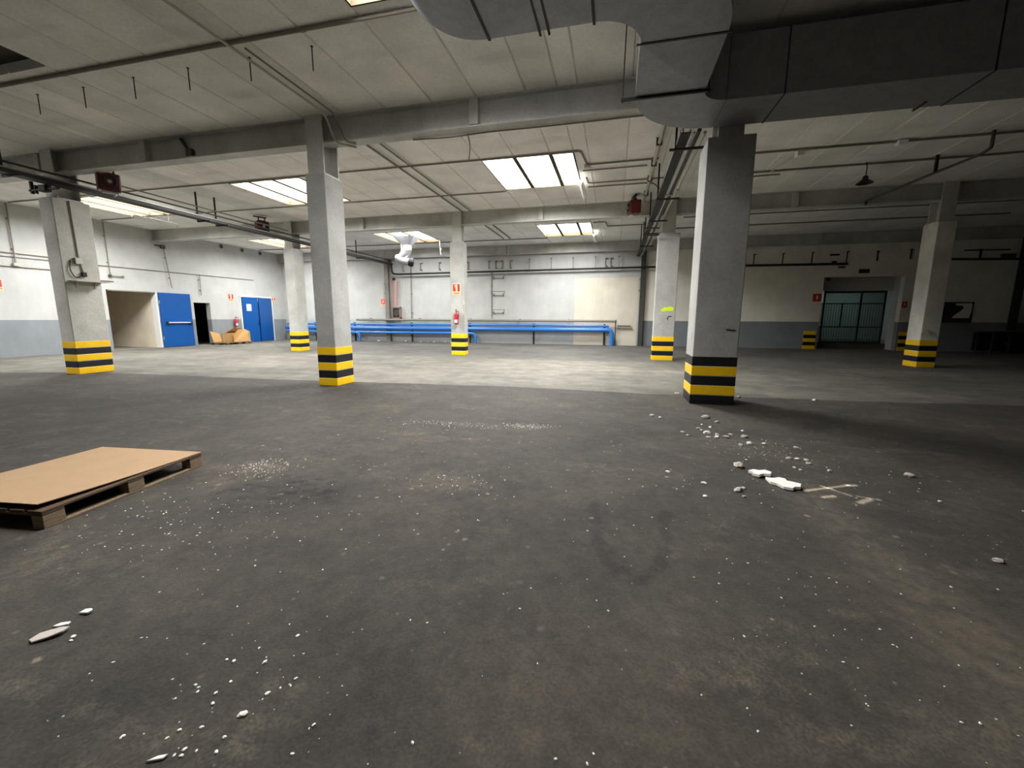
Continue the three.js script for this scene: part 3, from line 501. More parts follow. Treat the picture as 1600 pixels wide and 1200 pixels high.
// ---- red unit heaters
function heater(label, x, y, d, turn) {
  const t = thing('unit_heater', label, 'heater', [x, y, d], 'red unit heaters'); t.rotation.y = turn;
  const o = { local: true }, R = (w, h, dp, px, py, pz, r = 0.03) => { const g = new RoundedBoxGeometry(w, h, dp, 2, r); g.translate(px, py, pz); return g; };
  const casing = part(t, 'casing', R(0.46, 0.44, 0.36, 0, 0.24, 0, 0.04), M.heater, o);
  const front = part(t, 'front_panel', R(0.38, 0.34, 0.03, 0, 0.24, 0.185, 0.01), M.redDark, o);
  const ring = new THREE.TorusGeometry(0.13, 0.015, 8, 24); ring.translate(0, 0.24, 0.205); part(front, 'fan_ring', ring, M.blackMetal, o);
  const boss = new THREE.CylinderGeometry(0.045, 0.045, 0.03, 16); boss.rotateX(Math.PI / 2); boss.translate(0, 0.24, 0.21); part(front, 'fan_hub', boss, M.zinc, o);
  part(t, 'bracket', [R(0.3, 0.04, 0.1, 0, 0.48, 0, 0.01), R(0.04, 0.14, 0.04, -0.12, 0.55, 0, 0.01), R(0.04, 0.14, 0.04, 0.12, 0.55, 0, 0.01), R(0.5, 0.04, 0.08, -0.06, 0.62, 0, 0.01)], M.blackMetal, o);
  part(t, 'louvre', R(0.34, 0.05, 0.1, 0, -0.02, 0.1, 0.01), M.zinc, o);
  const valve = new THREE.SphereGeometry(0.045, 12, 8); valve.translate(0.1, -0.03, -0.06); part(t, 'valve', valve, M.zinc, o);
}
heater('red unit heater hanging under the near beam at far left', -13.1, 4.78, 8.78, 1.1);
heater('red unit heater under the ceiling behind the black tray', -14.5, 5.03, 15.2, 1.1);
heater('red unit heater near the ceiling left of the dark tray', 0.5, 5.06, 15.6, -1.35);

// ---- left wall fittings
const xl = -22.17;
const wallRun = (label, pts, r = 0.018, m = M.conduit, extra) => { const up = Math.abs(pts[0][0] - pts[1][0]) > 0.5 ? 0.045 : 0; return run(label, pts.map(([y, d]) => [xl + up, y, d]), r, m, t => { if (extra) extra(t); if (up) each(t, 'wall_clip', [0.25, 0.75].map(f => { const y = pts[0][0] + (pts[1][0] - pts[0][0]) * f, d = pts[0][1] + (pts[1][1] - pts[0][1]) * f; return bx(-22.198, xl + up, y - 0.02, y + 0.02, d - 0.03, d + 0.03); }), M.conduit); }); };
wallRun('upright conduit with box on the left wall beyond the picture edge column', [[5.7, 11.34], [3.5, 11.32]], 0.022, M.conduit, t => part(t, 'junction_box', rbx(xl + 0.02, xl + 0.1, 3.42, 3.54, 11.24, 11.42, 0.01), M.conduitPale));
wallRun('upper thin conduit on the left wall left of the first column', [[3.9, 9.2], [3.89, 13.4]]);
wallRun('second thin conduit on the left wall left of the first column', [[3.74, 9.2], [3.77, 13.4]], 0.014);
wallRun('lowest conduit on the left wall left of the first column', [[3.39, 9.2], [3.4, 13.4]]);
wallRun('long conduit above the open blue door on the left wall', [[3.77, 13.6], [3.83, 22.2]]);
wallRun('upright conduit above the left opening ending in a valve', [[5.66, 14.38], [3.36, 14.38], [3.36, 14.9]], 0.02, M.conduit, t => each(t, 'valve', [rbx(xl, xl + 0.08, 3.31, 3.41, 14.32, 14.42, 0.01), rbx(xl, xl + 0.06, 3.33, 3.4, 14.84, 14.92, 0.01)], M.steelDark));
wallRun('upright conduit above the open blue door leaf', [[4.96, 16.86], [3.0, 17.04]], 0.02, M.conduit, t => part(t, 'bracket_lamp', [rbx(xl, xl + 0.12, 4.9, 5.08, 16.72, 16.92, 0.02), rod([xl + 0.05, 5.03, 16.45], [xl + 0.05, 5.03, 16.75], 0.03)], M.steelDark));
wallRun('short upright conduit above the dark doorway', [[3.82, 18.6], [2.7, 18.58]]);
wallRun('short conduit stub under the valve beside the first column', [[3.12, 13.8], [3.12, 14.5]]);
let ventNo = 0;
for (const [y, d] of [[5.55, 20.15], [5.55, 21.54], [5.55, 22.87]]) { const t = thing('wall_vent', `small round dark vent high on the left wall, ${ord(ventNo++, 3)} of three`, 'vent', [xl, y, d], 'round vents under the ceiling of the left wall'); part(t, 'cap', rod([xl - 0.03, y, d], [xl + 0.03, y, d], 0.11, 18), M.steelDark); part(t, 'rim', rod([xl - 0.03, y, d], [xl + 0.015, y, d], 0.13, 18), M.conduitPale); }

// ---- doors in the left wall
{
  const t = thing('fire_door', 'blue fire door leaf folded open against the left wall', 'door', [-22.1, 0, 17.1]);
  const leaf = part(t, 'leaf', rbx(-22.19, -22.11, 0.02, 2.74, 16.34, 17.93, 0.012), M.blueDoor);
  const bar = part(leaf, 'push_bar', rod([-22.05, 1.24, 16.6], [-22.05, 1.24, 17.75], 0.035), M.greyBar, { label: 'pale push bar' });
  each(leaf, 'bar_mount', [rbx(-22.11, -22.02, 1.12, 1.3, 16.54, 16.62, 0.01), rbx(-22.11, -22.02, 1.12, 1.3, 17.73, 17.83, 0.01)], M.blackMetal);
  each(t, 'hinge', [rod([-22.12, 0.4, 16.33], [-22.12, 0.55, 16.33], 0.02), rod([-22.12, 2.2, 16.33], [-22.12, 2.35, 16.33], 0.02)], M.zinc);
  const f = thing('door_frame', 'white frame around the left opening beside the open blue door', 'door frame', [-22.2, 0, 15.2]);
  part(f, 'jamb', bx(-22.52, -22.18, 0, 2.75, 16.24, 16.3), M.white); part(f, 'head', bx(-22.52, -22.18, 2.7, 2.75, 14.22, 16.24), M.conduit);
}
{
  const t = thing('double_door', 'blue double door in the far left corner with a paper notice', 'door', [-22.1, 0, 22.25]);
  const put = (d0, x0, d1, x1) => { const len = Math.hypot(d1 - d0, x1 - x0), g = new RoundedBoxGeometry(0.06, 2.74, len, 2, 0.012); g.rotateY(-Math.atan2(x1 - x0, d1 - d0)); g.translate((x0 + x1) / 2, 1.38, -(d0 + d1) / 2); return g; };
  const first = part(t, 'leaf', put(21.15, -22.14, 22.1, -21.95), M.blueDoor); part(t, 'leaf', put(22.2, -21.95, 23.4, -22.14), M.blueDoor);
  part(t, 'frame', [bx(-22.2, -22.12, 2.76, 2.82, 21.05, 23.5), bx(-22.2, -22.14, 0, 2.8, 21.05, 21.11), bx(-22.2, -22.14, 0, 2.8, 23.44, 23.5)], M.white);
  { const g = new THREE.BoxGeometry(0.004, 0.42, 0.3); g.rotateY(-Math.atan2(0.19, 0.95)); g.translate(-22.025, 2.12, -21.52); part(first, 'notice', g, std({ color: hex(0xd9c8c4), roughness: 0.8 }), { label: 'pale paper notice' }); }
  part(first, 'handle', [rod([-21.9, 1.0, 22.03], [-21.9, 1.2, 22.03], 0.015), rod([-21.96, 1.1, 22.03], [-21.9, 1.1, 22.03], 0.012)], M.blackMetal);
}
// ---- signs
const signTex = (draw, w = 128, h = 160) => { const c = document.createElement('canvas'); c.width = w; c.height = h; draw(c.getContext('2d'), w, h); const t = new THREE.CanvasTexture(c); t.colorSpace = THREE.SRGBColorSpace; return t; };
const extSign = std({ roughness: 0.5, map: signTex((k, w, h) => { k.fillStyle = '#f3e4c8'; k.fillRect(0, 0, w, h); k.fillStyle = '#d2291f'; k.fillRect(6, 6, w - 12, h * 0.66); k.fillStyle = '#fff0c0'; k.fillRect(w * 0.42, 26, w * 0.2, h * 0.5); k.fillRect(w * 0.36, 14, w * 0.28, 10); k.fillRect(w * 0.3, 18, 8, 34); k.fillStyle = '#e4873c'; k.fillRect(6, h * 0.76, w - 12, h * 0.18); }) });
const hoseSign = std({ roughness: 0.5, map: signTex((k, w, h) => { k.fillStyle = '#f0e0d0'; k.fillRect(0, 0, w, h); k.fillStyle = '#e0402c'; k.fillRect(5, 5, w - 10, h * 0.7); k.strokeStyle = '#ffe9d8'; k.lineWidth = 9; k.beginPath(); k.arc(w * 0.52, h * 0.36, 24, 0, Math.PI * 2); k.stroke(); k.fillStyle = '#ffe9d8'; k.fillRect(w * 0.2, h * 0.5, 40, 9); k.fillStyle = '#e08a4c'; k.fillRect(5, h * 0.8, w - 10, h * 0.15); }) });
const redSign = std({ roughness: 0.5, map: signTex((k, w, h) => { k.fillStyle = '#c8352c'; k.fillRect(0, 0, w, h); k.fillStyle = '#f3e6dc'; k.beginPath(); k.moveTo(w * 0.42, h * 0.2); k.lineTo(w * 0.62, h * 0.2); k.lineTo(w * 0.58, h * 0.5); k.lineTo(w * 0.7, h * 0.5); k.lineTo(w * 0.46, h * 0.84); k.lineTo(w * 0.5, h * 0.58); k.lineTo(w * 0.38, h * 0.58); k.fill(); }, 128, 128) });
const exitSign = std({ roughness: 0.5, color: hex(0x1d211c) });
function sign(label, w, h, mat, place) {
  const t = thing('wall_sign', label, 'sign'); const q = new THREE.PlaneGeometry(w, h); q.translate(0, 0, 0.006);
  part(t, 'face', q, mat, { local: true, keepUV: true }); const b = new THREE.BoxGeometry(w, h, 0.01); part(t, 'backing', b, M.white, { local: true }); place(t); return t;
}
const onBack = (x, y, d = 24.64) => t => t.position.copy(V(x, y, d));
const onLeft = (y, d) => t => { t.position.copy(V(-22.19, y, d)); t.rotation.y = Math.PI / 2; };
sign('red and cream extinguisher sign on the far column face', 0.34, 0.46, extSign, onBack(-6.335, 2.69, 16.335));
sign('red extinguisher sign on the left wall above the cardboard pile', 0.36, 0.45, extSign, onLeft(2.68, 20.47));
sign('small red sign right of the blue double door', 0.3, 0.26, extSign, onLeft(2.7, 23.68));
sign('red and white sign cut by the left picture edge', 0.42, 0.4, hoseSign, onLeft(2.7, 10.68));
sign('red fire hose sign left of the steel post on the back wall', 0.32, 0.46, hoseSign, onBack(-14.62, 2.5));
sign('square red sign left of the dark glazed doorway', 0.38, 0.38, redSign, onBack(9.97, 2.61));
sign('faint red sign on the right reveal of the glazed doorway', 0.22, 0.3, redSign, onBack(13.75, 2.25));
sign('dark emergency exit box above the glazed doorway', 0.46, 0.2, exitSign, onBack(11.87, 3.88, 24.63));

// ---- fire extinguishers
function extinguisher(label, x, y, d, turn) {
  const t = thing('fire_extinguisher', label, 'extinguisher', [x, y, d], 'wall mounted fire extinguishers'); t.rotation.y = turn; const o = { local: true };
  const body = new THREE.LatheGeometry([[0.001, 0], [0.075, 0.0], [0.082, 0.02], [0.082, 0.36], [0.06, 0.42], [0.03, 0.45], [0.03, 0.48], [0.001, 0.48]].map(p => new THREE.Vector2(...p)), 20); part(t, 'cylinder', body, M.red, o);
  const base = new THREE.CylinderGeometry(0.08, 0.076, 0.03, 20); base.translate(0, -0.01, 0); part(t, 'foot_ring', base, M.blackMetal, o);
  const lab = new THREE.CylinderGeometry(0.0835, 0.0835, 0.12, 20, 1, true, -0.8, 1.6); lab.translate(0, 0.1, 0); part(t, 'label_sticker', lab, M.white, o);
  const v = new RoundedBoxGeometry(0.05, 0.05, 0.05, 2, 0.01); v.translate(0, 0.5, 0); const h1 = new RoundedBoxGeometry(0.03, 0.02, 0.16, 2, 0.006); h1.rotateX(0.3); h1.translate(0, 0.56, 0.04); part(t, 'valve_handle', [v, h1], M.blackMetal, o);
  const hose = new THREE.TubeGeometry(new THREE.CatmullRomCurve3([[0.02, 0.5, 0], [0.1, 0.5, 0.03], [0.12, 0.38, 0.04], [0.1, 0.2, 0.05]].map(p => new THREE.Vector3(...p))), 16, 0.012, 8); part(t, 'hose', hose, M.blackMetal, o);
  const br = new RoundedBoxGeometry(0.08, 0.2, 0.03, 2, 0.006); br.translate(0, 0.3, -0.09); part(t, 'bracket', br, M.conduitPale, o);
}
extinguisher('red fire extinguisher hanging on the far sign column', -6.31, 1.3, 16.22, 0);
extinguisher('red fire extinguisher on the left wall behind the cardboard pile', -22.07, 1.0, 20.55, Math.PI / 2);

// ---- back wall: pipes, brackets, racks
const db = 24.34;
{
  const t = thing('wall_pipe', 'long dark pipe high along the lit back wall', 'pipe', [-6, 4.25, db], 'dark pipes along the back wall');
  part(t, 'pipe', pipe([[-13.9, 5.05, db - 0.05], [-13.75, 4.95, db - 0.05], [-13.7, 4.26, db - 0.04], [-13.3, 4.22, db], [1.3, 4.29, db], [2.6, 4.28, db]], 0.055, 0.25, 10), M.blackMetal);
  for (const x of [-4.92, -3.65, -2.41, -1.16, 0.12]) part(t, 'drop_rod', [bx(x - 0.02, x + 0.02, 4.25, 4.9, db, db + 0.04), bx(x - 0.05, x + 0.05, 4.88, 4.93, db - 0.05, db + 0.06)], M.conduit);
  const u = thing('wall_pipe', 'dark pipe high along the shaded back wall right of centre', 'pipe', [8, 4.25, db], 'dark pipes along the back wall');
  part(u, 'pipe', rod([5.4, 4.25, db], [11.0, 4.22, db], 0.06), M.blackMetal);
  for (const x of [6.82, 8.14, 9.44, 10.94]) part(u, 'drop_rod', [bx(x - 0.02, x + 0.02, 4.25, 4.8, db, db + 0.04), bx(x - 0.02, x + 0.08, 4.78, 4.82, db - 0.02, db + 0.06)], M.blackMetal);
  each(u, 'valve', [rbx(10.2, 10.6, 4.62, 4.7, db - 0.06, db + 0.04, 0.02), rbx(10.3, 10.5, 4.28, 4.36, db - 0.08, db + 0.02, 0.02), rbx(10.62, 10.9, 4.02, 4.1, db - 0.05, db + 0.05, 0.02)], M.blackMetal);
}
for (const [x, y] of [[12.34, 4.6], [13.7, 4.65]]) { const t = thing('wall_hook', `dark upright bracket above the glazed doorway, ${x < 13 ? 'the left' : 'the right'} one`, 'bracket', [x, y, 24.6], 'brackets above the doorway'); part(t, 'strap', bx(x - 0.025, x + 0.025, y - 0.25, y + 0.2, 24.59, 24.63), M.blackMetal); part(t, 'foot', bx(x - 0.06, x + 0.06, y + 0.18, y + 0.22, 24.57, 24.648), M.blackMetal); }
let brNo = 0;
for (const [x, y, flip] of [[-13.1, 4.65, 1], [-11.9, 4.68, 1], [-10.65, 4.68, 1], [-8.75, 4.68, -1], [-7.46, 4.68, 1], [-7.03, 4.67, 1], [-6.59, 4.67, -1], [-6.12, 4.66, 1], [-0.63, 4.65, 1], [-0.35, 4.65, 1]]) {
  const t = thing('wall_bracket', `steel C bracket above the long dark pipe, ${ord(brNo++, 10)} of its row`, 'bracket', [x, y, 24.6], 'C brackets above the dark pipe');
  part(t, 'upright', bx(x - 0.02, x + 0.02, y - 0.22, y + 0.22, 24.58, 24.62), M.conduit);
  part(t, 'arm', bx(flip > 0 ? x : x - 0.14, flip > 0 ? x + 0.14 : x, y + 0.18, y + 0.22, 24.5, 24.648), M.conduit); part(t, 'arm', bx(flip > 0 ? x : x - 0.1, flip > 0 ? x + 0.1 : x, y - 0.22, y - 0.18, 24.5, 24.648), M.conduit);
}
for (const [y, w] of [[4.03, 'topmost'], [3.02, 'middle'], [1.96, 'lowest']]) {
  const t = thing('wall_rack', `${w} of three wire racks on the back wall right of the sign column`, 'rack', [-6.8, y, 24.4], 'wire racks stacked on the back wall');
  part(t, 'rim', [rod([-7.2, y + 0.06, 24.2], [-6.36, y + 0.06, 24.2], 0.022), rod([-7.15, y - 0.14, 24.6], [-6.55, y - 0.14, 24.6], 0.018), rod([-7.2, y + 0.06, 24.2], [-7.15, y - 0.14, 24.6], 0.014), rod([-6.36, y + 0.06, 24.2], [-6.55, y - 0.14, 24.6], 0.014)], M.conduit);
  each(t, 'wall_plate', [rbx(-7.18, -7.1, y - 0.2, y - 0.05, 24.6, 24.648, 0.008), rbx(-6.6, -6.52, y - 0.2, y - 0.05, 24.6, 24.648, 0.008)], M.conduit);
}
{
  const t = thing('downpipe', 'thin upright conduit on the back wall left of the sign column', 'pipe', [-12.55, 1.4, 24.61]); part(t, 'tube', rod([-12.55, 5.2, 24.61], [-12.62, 1.45, 24.61], 0.028), M.conduit); each(t, 'saddle', [1.8, 3.0, 4.2].map(y => rbx(-12.66, -12.5, y, y + 0.05, 24.6, 24.648, 0.008)), M.conduit);
  const u = thing('downpipe', 'thin upright conduit on the back wall beside the wire racks', 'pipe', [-7.28, 1.5, 24.61]); part(u, 'tube', rod([-7.27, 4.25, 24.61], [-7.28, 1.53, 24.61], 0.025), M.conduit); each(u, 'saddle', [2.2, 3.4].map(y => rbx(-7.34, -7.22, y, y + 0.05, 24.6, 24.648, 0.008)), M.conduit);
}
{ // hose point
  const t = thing('hose_riser', 'red riser pipe on the back wall above the hose cabinet', 'pipe', [-13.8, 1.7, 24.5]);
  part(t, 'riser', rod([-13.72, 3.9, 24.5], [-13.82, 2.205, 24.5], 0.05), M.riser); part(t, 'riser', rod([-13.48, 3.8, 24.55], [-13.58, 2.3, 24.55], 0.03), M.riser); part(t, 'cap', new THREE.SphereGeometry(0.1, 14, 10).translate(-13.7, 3.95, -24.48), M.blackMetal);
  const u = thing('hose_cabinet', 'grey and red hose cabinet on the back wall beside the steel post', 'cabinet', [-13.6, 1.45, 24.5]);
  part(u, 'box', [bx(-13.86, -13.82, 1.48, 2.2, 24.4, 24.648), bx(-13.36, -13.32, 1.48, 2.2, 24.4, 24.648), bx(-13.86, -13.32, 2.14, 2.2, 24.4, 24.648), bx(-13.86, -13.32, 1.48, 1.54, 24.4, 24.648), bx(-13.82, -13.36, 1.54, 2.14, 24.6, 24.648)], M.cabinet);
  part(u, 'window_pane', bx(-13.82, -13.36, 1.54, 2.14, 24.42, 24.43), M.glass); part(u, 'hose_reel', rod([-13.59, 1.84, 24.46], [-13.59, 1.84, 24.58], 0.2, 20), M.plasterGrey);
}
{ // blue pipe bundle
  const g = 'blue pipes along the foot of the back wall';
  const blue = (label, pts, r) => { const t = thing('blue_pipe', label, 'pipe', pts[0], g); part(t, 'pipe', pipe(pts, r, 0.28, 14), M.bluePipe); return t; };
  const p1 = blue('topmost blue pipe along the foot of the back wall', [[-21.8, 1.1, 24.3], [-4.9, 1.12, 24.3], [-0.3, 1.1, 24.3]], 0.06);
  const p2 = blue('thick blue pipe turning down into the floor at its right end', [[-21.8, 0.86, 24.2], [-0.12, 0.88, 24.2], [-0.12, 0.0, 24.2]], 0.13);
  const p4 = blue('lowest blue pipe turning down just right of the sign column', [[-21.8, 0.58, 24.2], [-8.2, 0.6, 24.2], [-8.2, 0.0, 24.2]], 0.09);
  const p5 = blue('blue pipe bend left of the second nearest column', [[-16.9, 0.58, 24.0], [-16.05, 0.58, 24.0], [-16.05, 0.0, 24.0]], 0.08);
  let supNo = 0;
  for (const x of [-19.6, -16.6, -12.5, -8.6, -4.62, -0.54]) { const t = thing('pipe_support', `black post under the blue pipes, ${ord(supNo++, 6)} of its row`, 'support', [x, 0, 24.3], 'black posts holding the blue pipes'); part(t, 'post', bx(x - 0.055, x + 0.055, 0, 1.2, 24.365, 24.4), M.blackMetal); part(t, 'clamp', [bx(x - 0.04, x + 0.04, 1.185, 1.21, 24.24, 24.4), bx(x - 0.04, x + 0.04, 0.4, 0.44, 24.1, 24.4)], M.blackMetal); }
  const s = thing('steel_pipe', 'dark grey steel pipe rail above the blue pipes', 'pipe', [-8, 1.4, 24.45]); part(s, 'pipe', rod([-16.4, 1.4, 24.3], [0.05, 1.38, 24.3], 0.07, 14), M.conduit); part(s, 'end_cap', rod([0.05, 1.38, 24.3], [0.11, 1.38, 24.3], 0.095, 14), M.steelDark);
  part(s, 'leg', [rod([0.06, 1.31, 24.3], [0.06, 0.0, 24.4], 0.03)], M.steelDark); each(s, 'bracket', [-15.5, -12, -8.6, -5.5, -2.6].map(x => bx(x - 0.02, x + 0.02, 1.38, 1.5, 24.36, 24.648)), M.conduit);
  const u = thing('steel_pipe', 'pair of thin grey pipe ends right of the blue pipes', 'pipe', [0.5, 1.0, 24.5]); part(u, 'pipe', rod([0.15, 1.13, 24.58], [0.9, 1.13, 24.58], 0.03), M.conduit); part(u, 'pipe', rod([0.15, 0.98, 24.56], [1.0, 0.98, 24.56], 0.035), M.conduit);
}

// ---- glazed doorway on the right
{
  const t = thing('glazed_partition', 'dark glazed partition with bars in the doorway at right', 'partition', [11.9, 0.3, 25.42]);
  const F = (x0, x1, y0, y1, w = 0.05) => bx(x0, x1, y0, y1, 25.4, 25.4 + w);
  part(t, 'frame', [F(10.2, 10.26, 1.15, 2.75), F(10.6, 10.68, 0.3, 2.97), F(13.3, 13.38, 0.3, 2.97), F(10.6, 13.38, 0.3, 0.38), F(10.6, 13.38, 2.86, 2.97), F(10.2, 13.38, 2.3, 2.36), F(10.2, 13.38, 1.1, 1.16), F(12.25, 12.33, 0.38, 2.86), F(11.45, 11.51, 1.1, 2.36)], M.frame);
  for (const [x0, x1, y0, y1] of [[10.68, 12.25, 2.36, 2.86], [12.33, 13.3, 2.36, 2.86], [10.68, 11.45, 1.16, 2.3], [11.51, 12.25, 1.16, 2.3], [12.33, 13.3, 1.16, 2.3], [10.26, 10.6, 1.16, 2.3], [10.68, 12.25, 0.38, 1.1], [12.33, 13.3, 0.38, 1.1]]) part(t, 'pane', bx(x0, x1, y0, y1, 25.42, 25.428), M.glass);
  for (let k = 0; k < 22; k++) { const x = 10.76 + k * 0.118; if (Math.abs(x - 12.29) > 0.06) part(t, 'bar', bx(x - 0.008, x + 0.008, 0.38, 2.3, 25.395, 25.41), M.frame); }
  const c = thing('ceiling_camera', 'small black camera dot at the corner of the glazed doorway', 'camera', [10.5, 3.5, 24.9]); part(c, 'dome', new THREE.SphereGeometry(0.07, 12, 8).translate(10.52, 3.53, -24.98), M.blackMetal); part(c, 'mount', bx(10.46, 10.58, 3.58, 3.62, 24.94, 25.02), M.blackMetal);
}
// ---- dim right corner
{
  const t = thing('number_board', 'dark board with a white seven on the back wall at right', 'board', [15.95, 1.4, 24.6]);
  part(t, 'panel', rbx(15.35, 16.5, 1.4, 2.36, 24.6, 24.648, 0.01), std({ color: hex(0x2e2b27), roughness: 0.8 }));
  const s = new THREE.Shape([[15.78, 2.3], [16.42, 2.3], [16.44, 1.95], [16.38, 1.6], [15.7, 1.6], [15.8, 1.75], [16.0, 1.92], [16.12, 2.08], [16.06, 2.18], [15.78, 2.21]].map(p => new THREE.Vector2(...p))), g = new THREE.ExtrudeGeometry(s, { depth: 0.006, bevelEnabled: false }); g.translate(0, 0, -24.6); part(t, 'numeral', g, M.white, { label: 'white painted 7' });
  const b = thing('workbench', 'dark metal bench frame standing in the shaded right corner', 'bench', [17.6, 0, 23.6]);
  part(b, 'top', rbx(16.4, 19.6, 0.98, 1.03, 23.2, 24.2, 0.01), M.steelDark); part(b, 'back_panel', bx(16.4, 19.6, 0.1, 0.95, 24.15, 24.2), M.blackMetal);
  for (const [x, d] of [[16.5, 23.26], [19.5, 23.26], [16.5, 24.1], [19.5, 24.1], [17.1, 23.26]]) part(b, 'leg', bx(x - 0.03, x + 0.03, 0, 0.98, d - 0.03, d + 0.03), M.steelDark);
  const p = thing('wall_pipe', 'dark pipe with fittings high on the wall in the right corner', 'pipe', [16.5, 4.3, db]); part(p, 'pipe', [rod([15.0, 4.32, db], [19.5, 4.22, db], 0.05), rod([15.6, 4.7, db], [17.3, 4.68, db], 0.03)], M.blackMetal); part(p, 'riser', bx(16.2, 16.26, 4.25, 4.75, db - 0.03, db + 0.03), M.blackMetal); part(p, 'valve', rbx(17.0, 17.5, 4.28, 4.5, db - 0.1, db + 0.05, 0.03), M.steelDark);
  const q = thing('steel_post', 'dark post at the back wall in the far right corner', 'column', [17.9, 0, 24.5], 'steel posts at the back wall'); part(q, 'post', [bx(17.75, 18.1, 0, 5.2, 24.4, 24.43), bx(17.91, 17.94, 0, 5.2, 24.43, 24.648)], M.steelDark); part(q, 'base_plate', bx(17.7, 18.15, 0, 0.02, 24.36, 24.648), M.steelDark);
}

// ---- pallet with a sheet on it (front left)
{
  const t = thing('wooden_pallet', 'worn wooden pallet lying under a brown sheet at left', 'pallet', [-4.01, 0, 1.95]);
  const L = 1.35, W = 0.92, o = { local: true }; t.rotation.y = 0.105; // long side runs into depth, width to the left
  const B = (v0, v1, y0, y1, u0, u1, m, n) => { const g = new RoundedBoxGeometry(v1 - v0, y1 - y0, u1 - u0, 1, 0.004); g.translate(-(v0 + v1) / 2, (y0 + y1) / 2, -(u0 + u1) / 2); return part(t, n, g, m, o); };
  for (const v of [0, W / 2 - 0.05, W - 0.1]) { B(v, v + 0.1, 0, 0.02, 0, L, M.wood, 'bottom_board'); for (const u of [0, L / 2 - 0.07, L - 0.14]) B(v, v + 0.1, 0.02, 0.1, u, u + 0.14, v === 0 ? M.wood : M.woodDark, 'block'); }
  for (const u of [0, L / 2 - 0.07, L - 0.14]) B(0, W, 0.1, 0.12, u, u + 0.14, M.woodDark, 'stringer_board');
  for (let k = 0; k < 6; k++) { const v = k * (W - 0.13) / 5; B(v, v + 0.13, 0.12, 0.14, 0, L, M.woodDark, 'deck_board'); }
  // brown fibre sheet, its near right corner sprung up
  const s = thing('brown_sheet', 'flat brown fibreboard sheet lying on the pallet', 'sheet', [-4.01, 0.141, 1.95]); s.rotation.y = 0.105;
  const nu = 24, nv = 16, pos = [], idx = [], row = nv + 1, U0 = 0.02, U1 = L + 0.005, V0 = 0.06, V1 = W + 0.35, th = 0.006;
  for (let side = 0; side < 2; side++) for (let i = 0; i <= nu; i++) for (let j = 0; j <= nv; j++) { const a = i / nu, b = j / nv, u = U0 + (U1 - U0) * a, v = V0 - 0.055 * a + (V1 - V0) * b; const lift = 0.035 * Math.pow(1 - a, 2.2) * (0.6 + 0.4 * (1 - b)); pos.push(-v, 0.002 + lift + side * th, -u); }
  const n = (nu + 1) * row; for (let i = 0; i < nu; i++) for (let j = 0; j < nv; j++) { const a = i * row + j, b = a + 1, c = a + row, d = c + 1; idx.push(a, b, c, b, d, c, n + a, n + c, n + b, n + b, n + c, n + d); }
  const rim = []; for (let j = 0; j <= nv; j++) rim.push(j); for (let i = 1; i <= nu; i++) rim.push(i * row + nv); for (let j = nv - 1; j >= 0; j--) rim.push(nu * row + j); for (let i = nu - 1; i >= 0; i--) rim.push(i * row);
  for (let k = 0; k + 1 < rim.length; k++) idx.push(rim[k], n + rim[k], rim[k + 1], rim[k + 1], n + rim[k], n + rim[k + 1]);
  const g = new THREE.BufferGeometry(); g.setAttribute('position', new THREE.Float32BufferAttribute(pos, 3)); g.setIndex(idx); const g2 = g.toNonIndexed(); g2.computeVertexNormals(); part(s, 'sheet', g2, M.board, o);
}
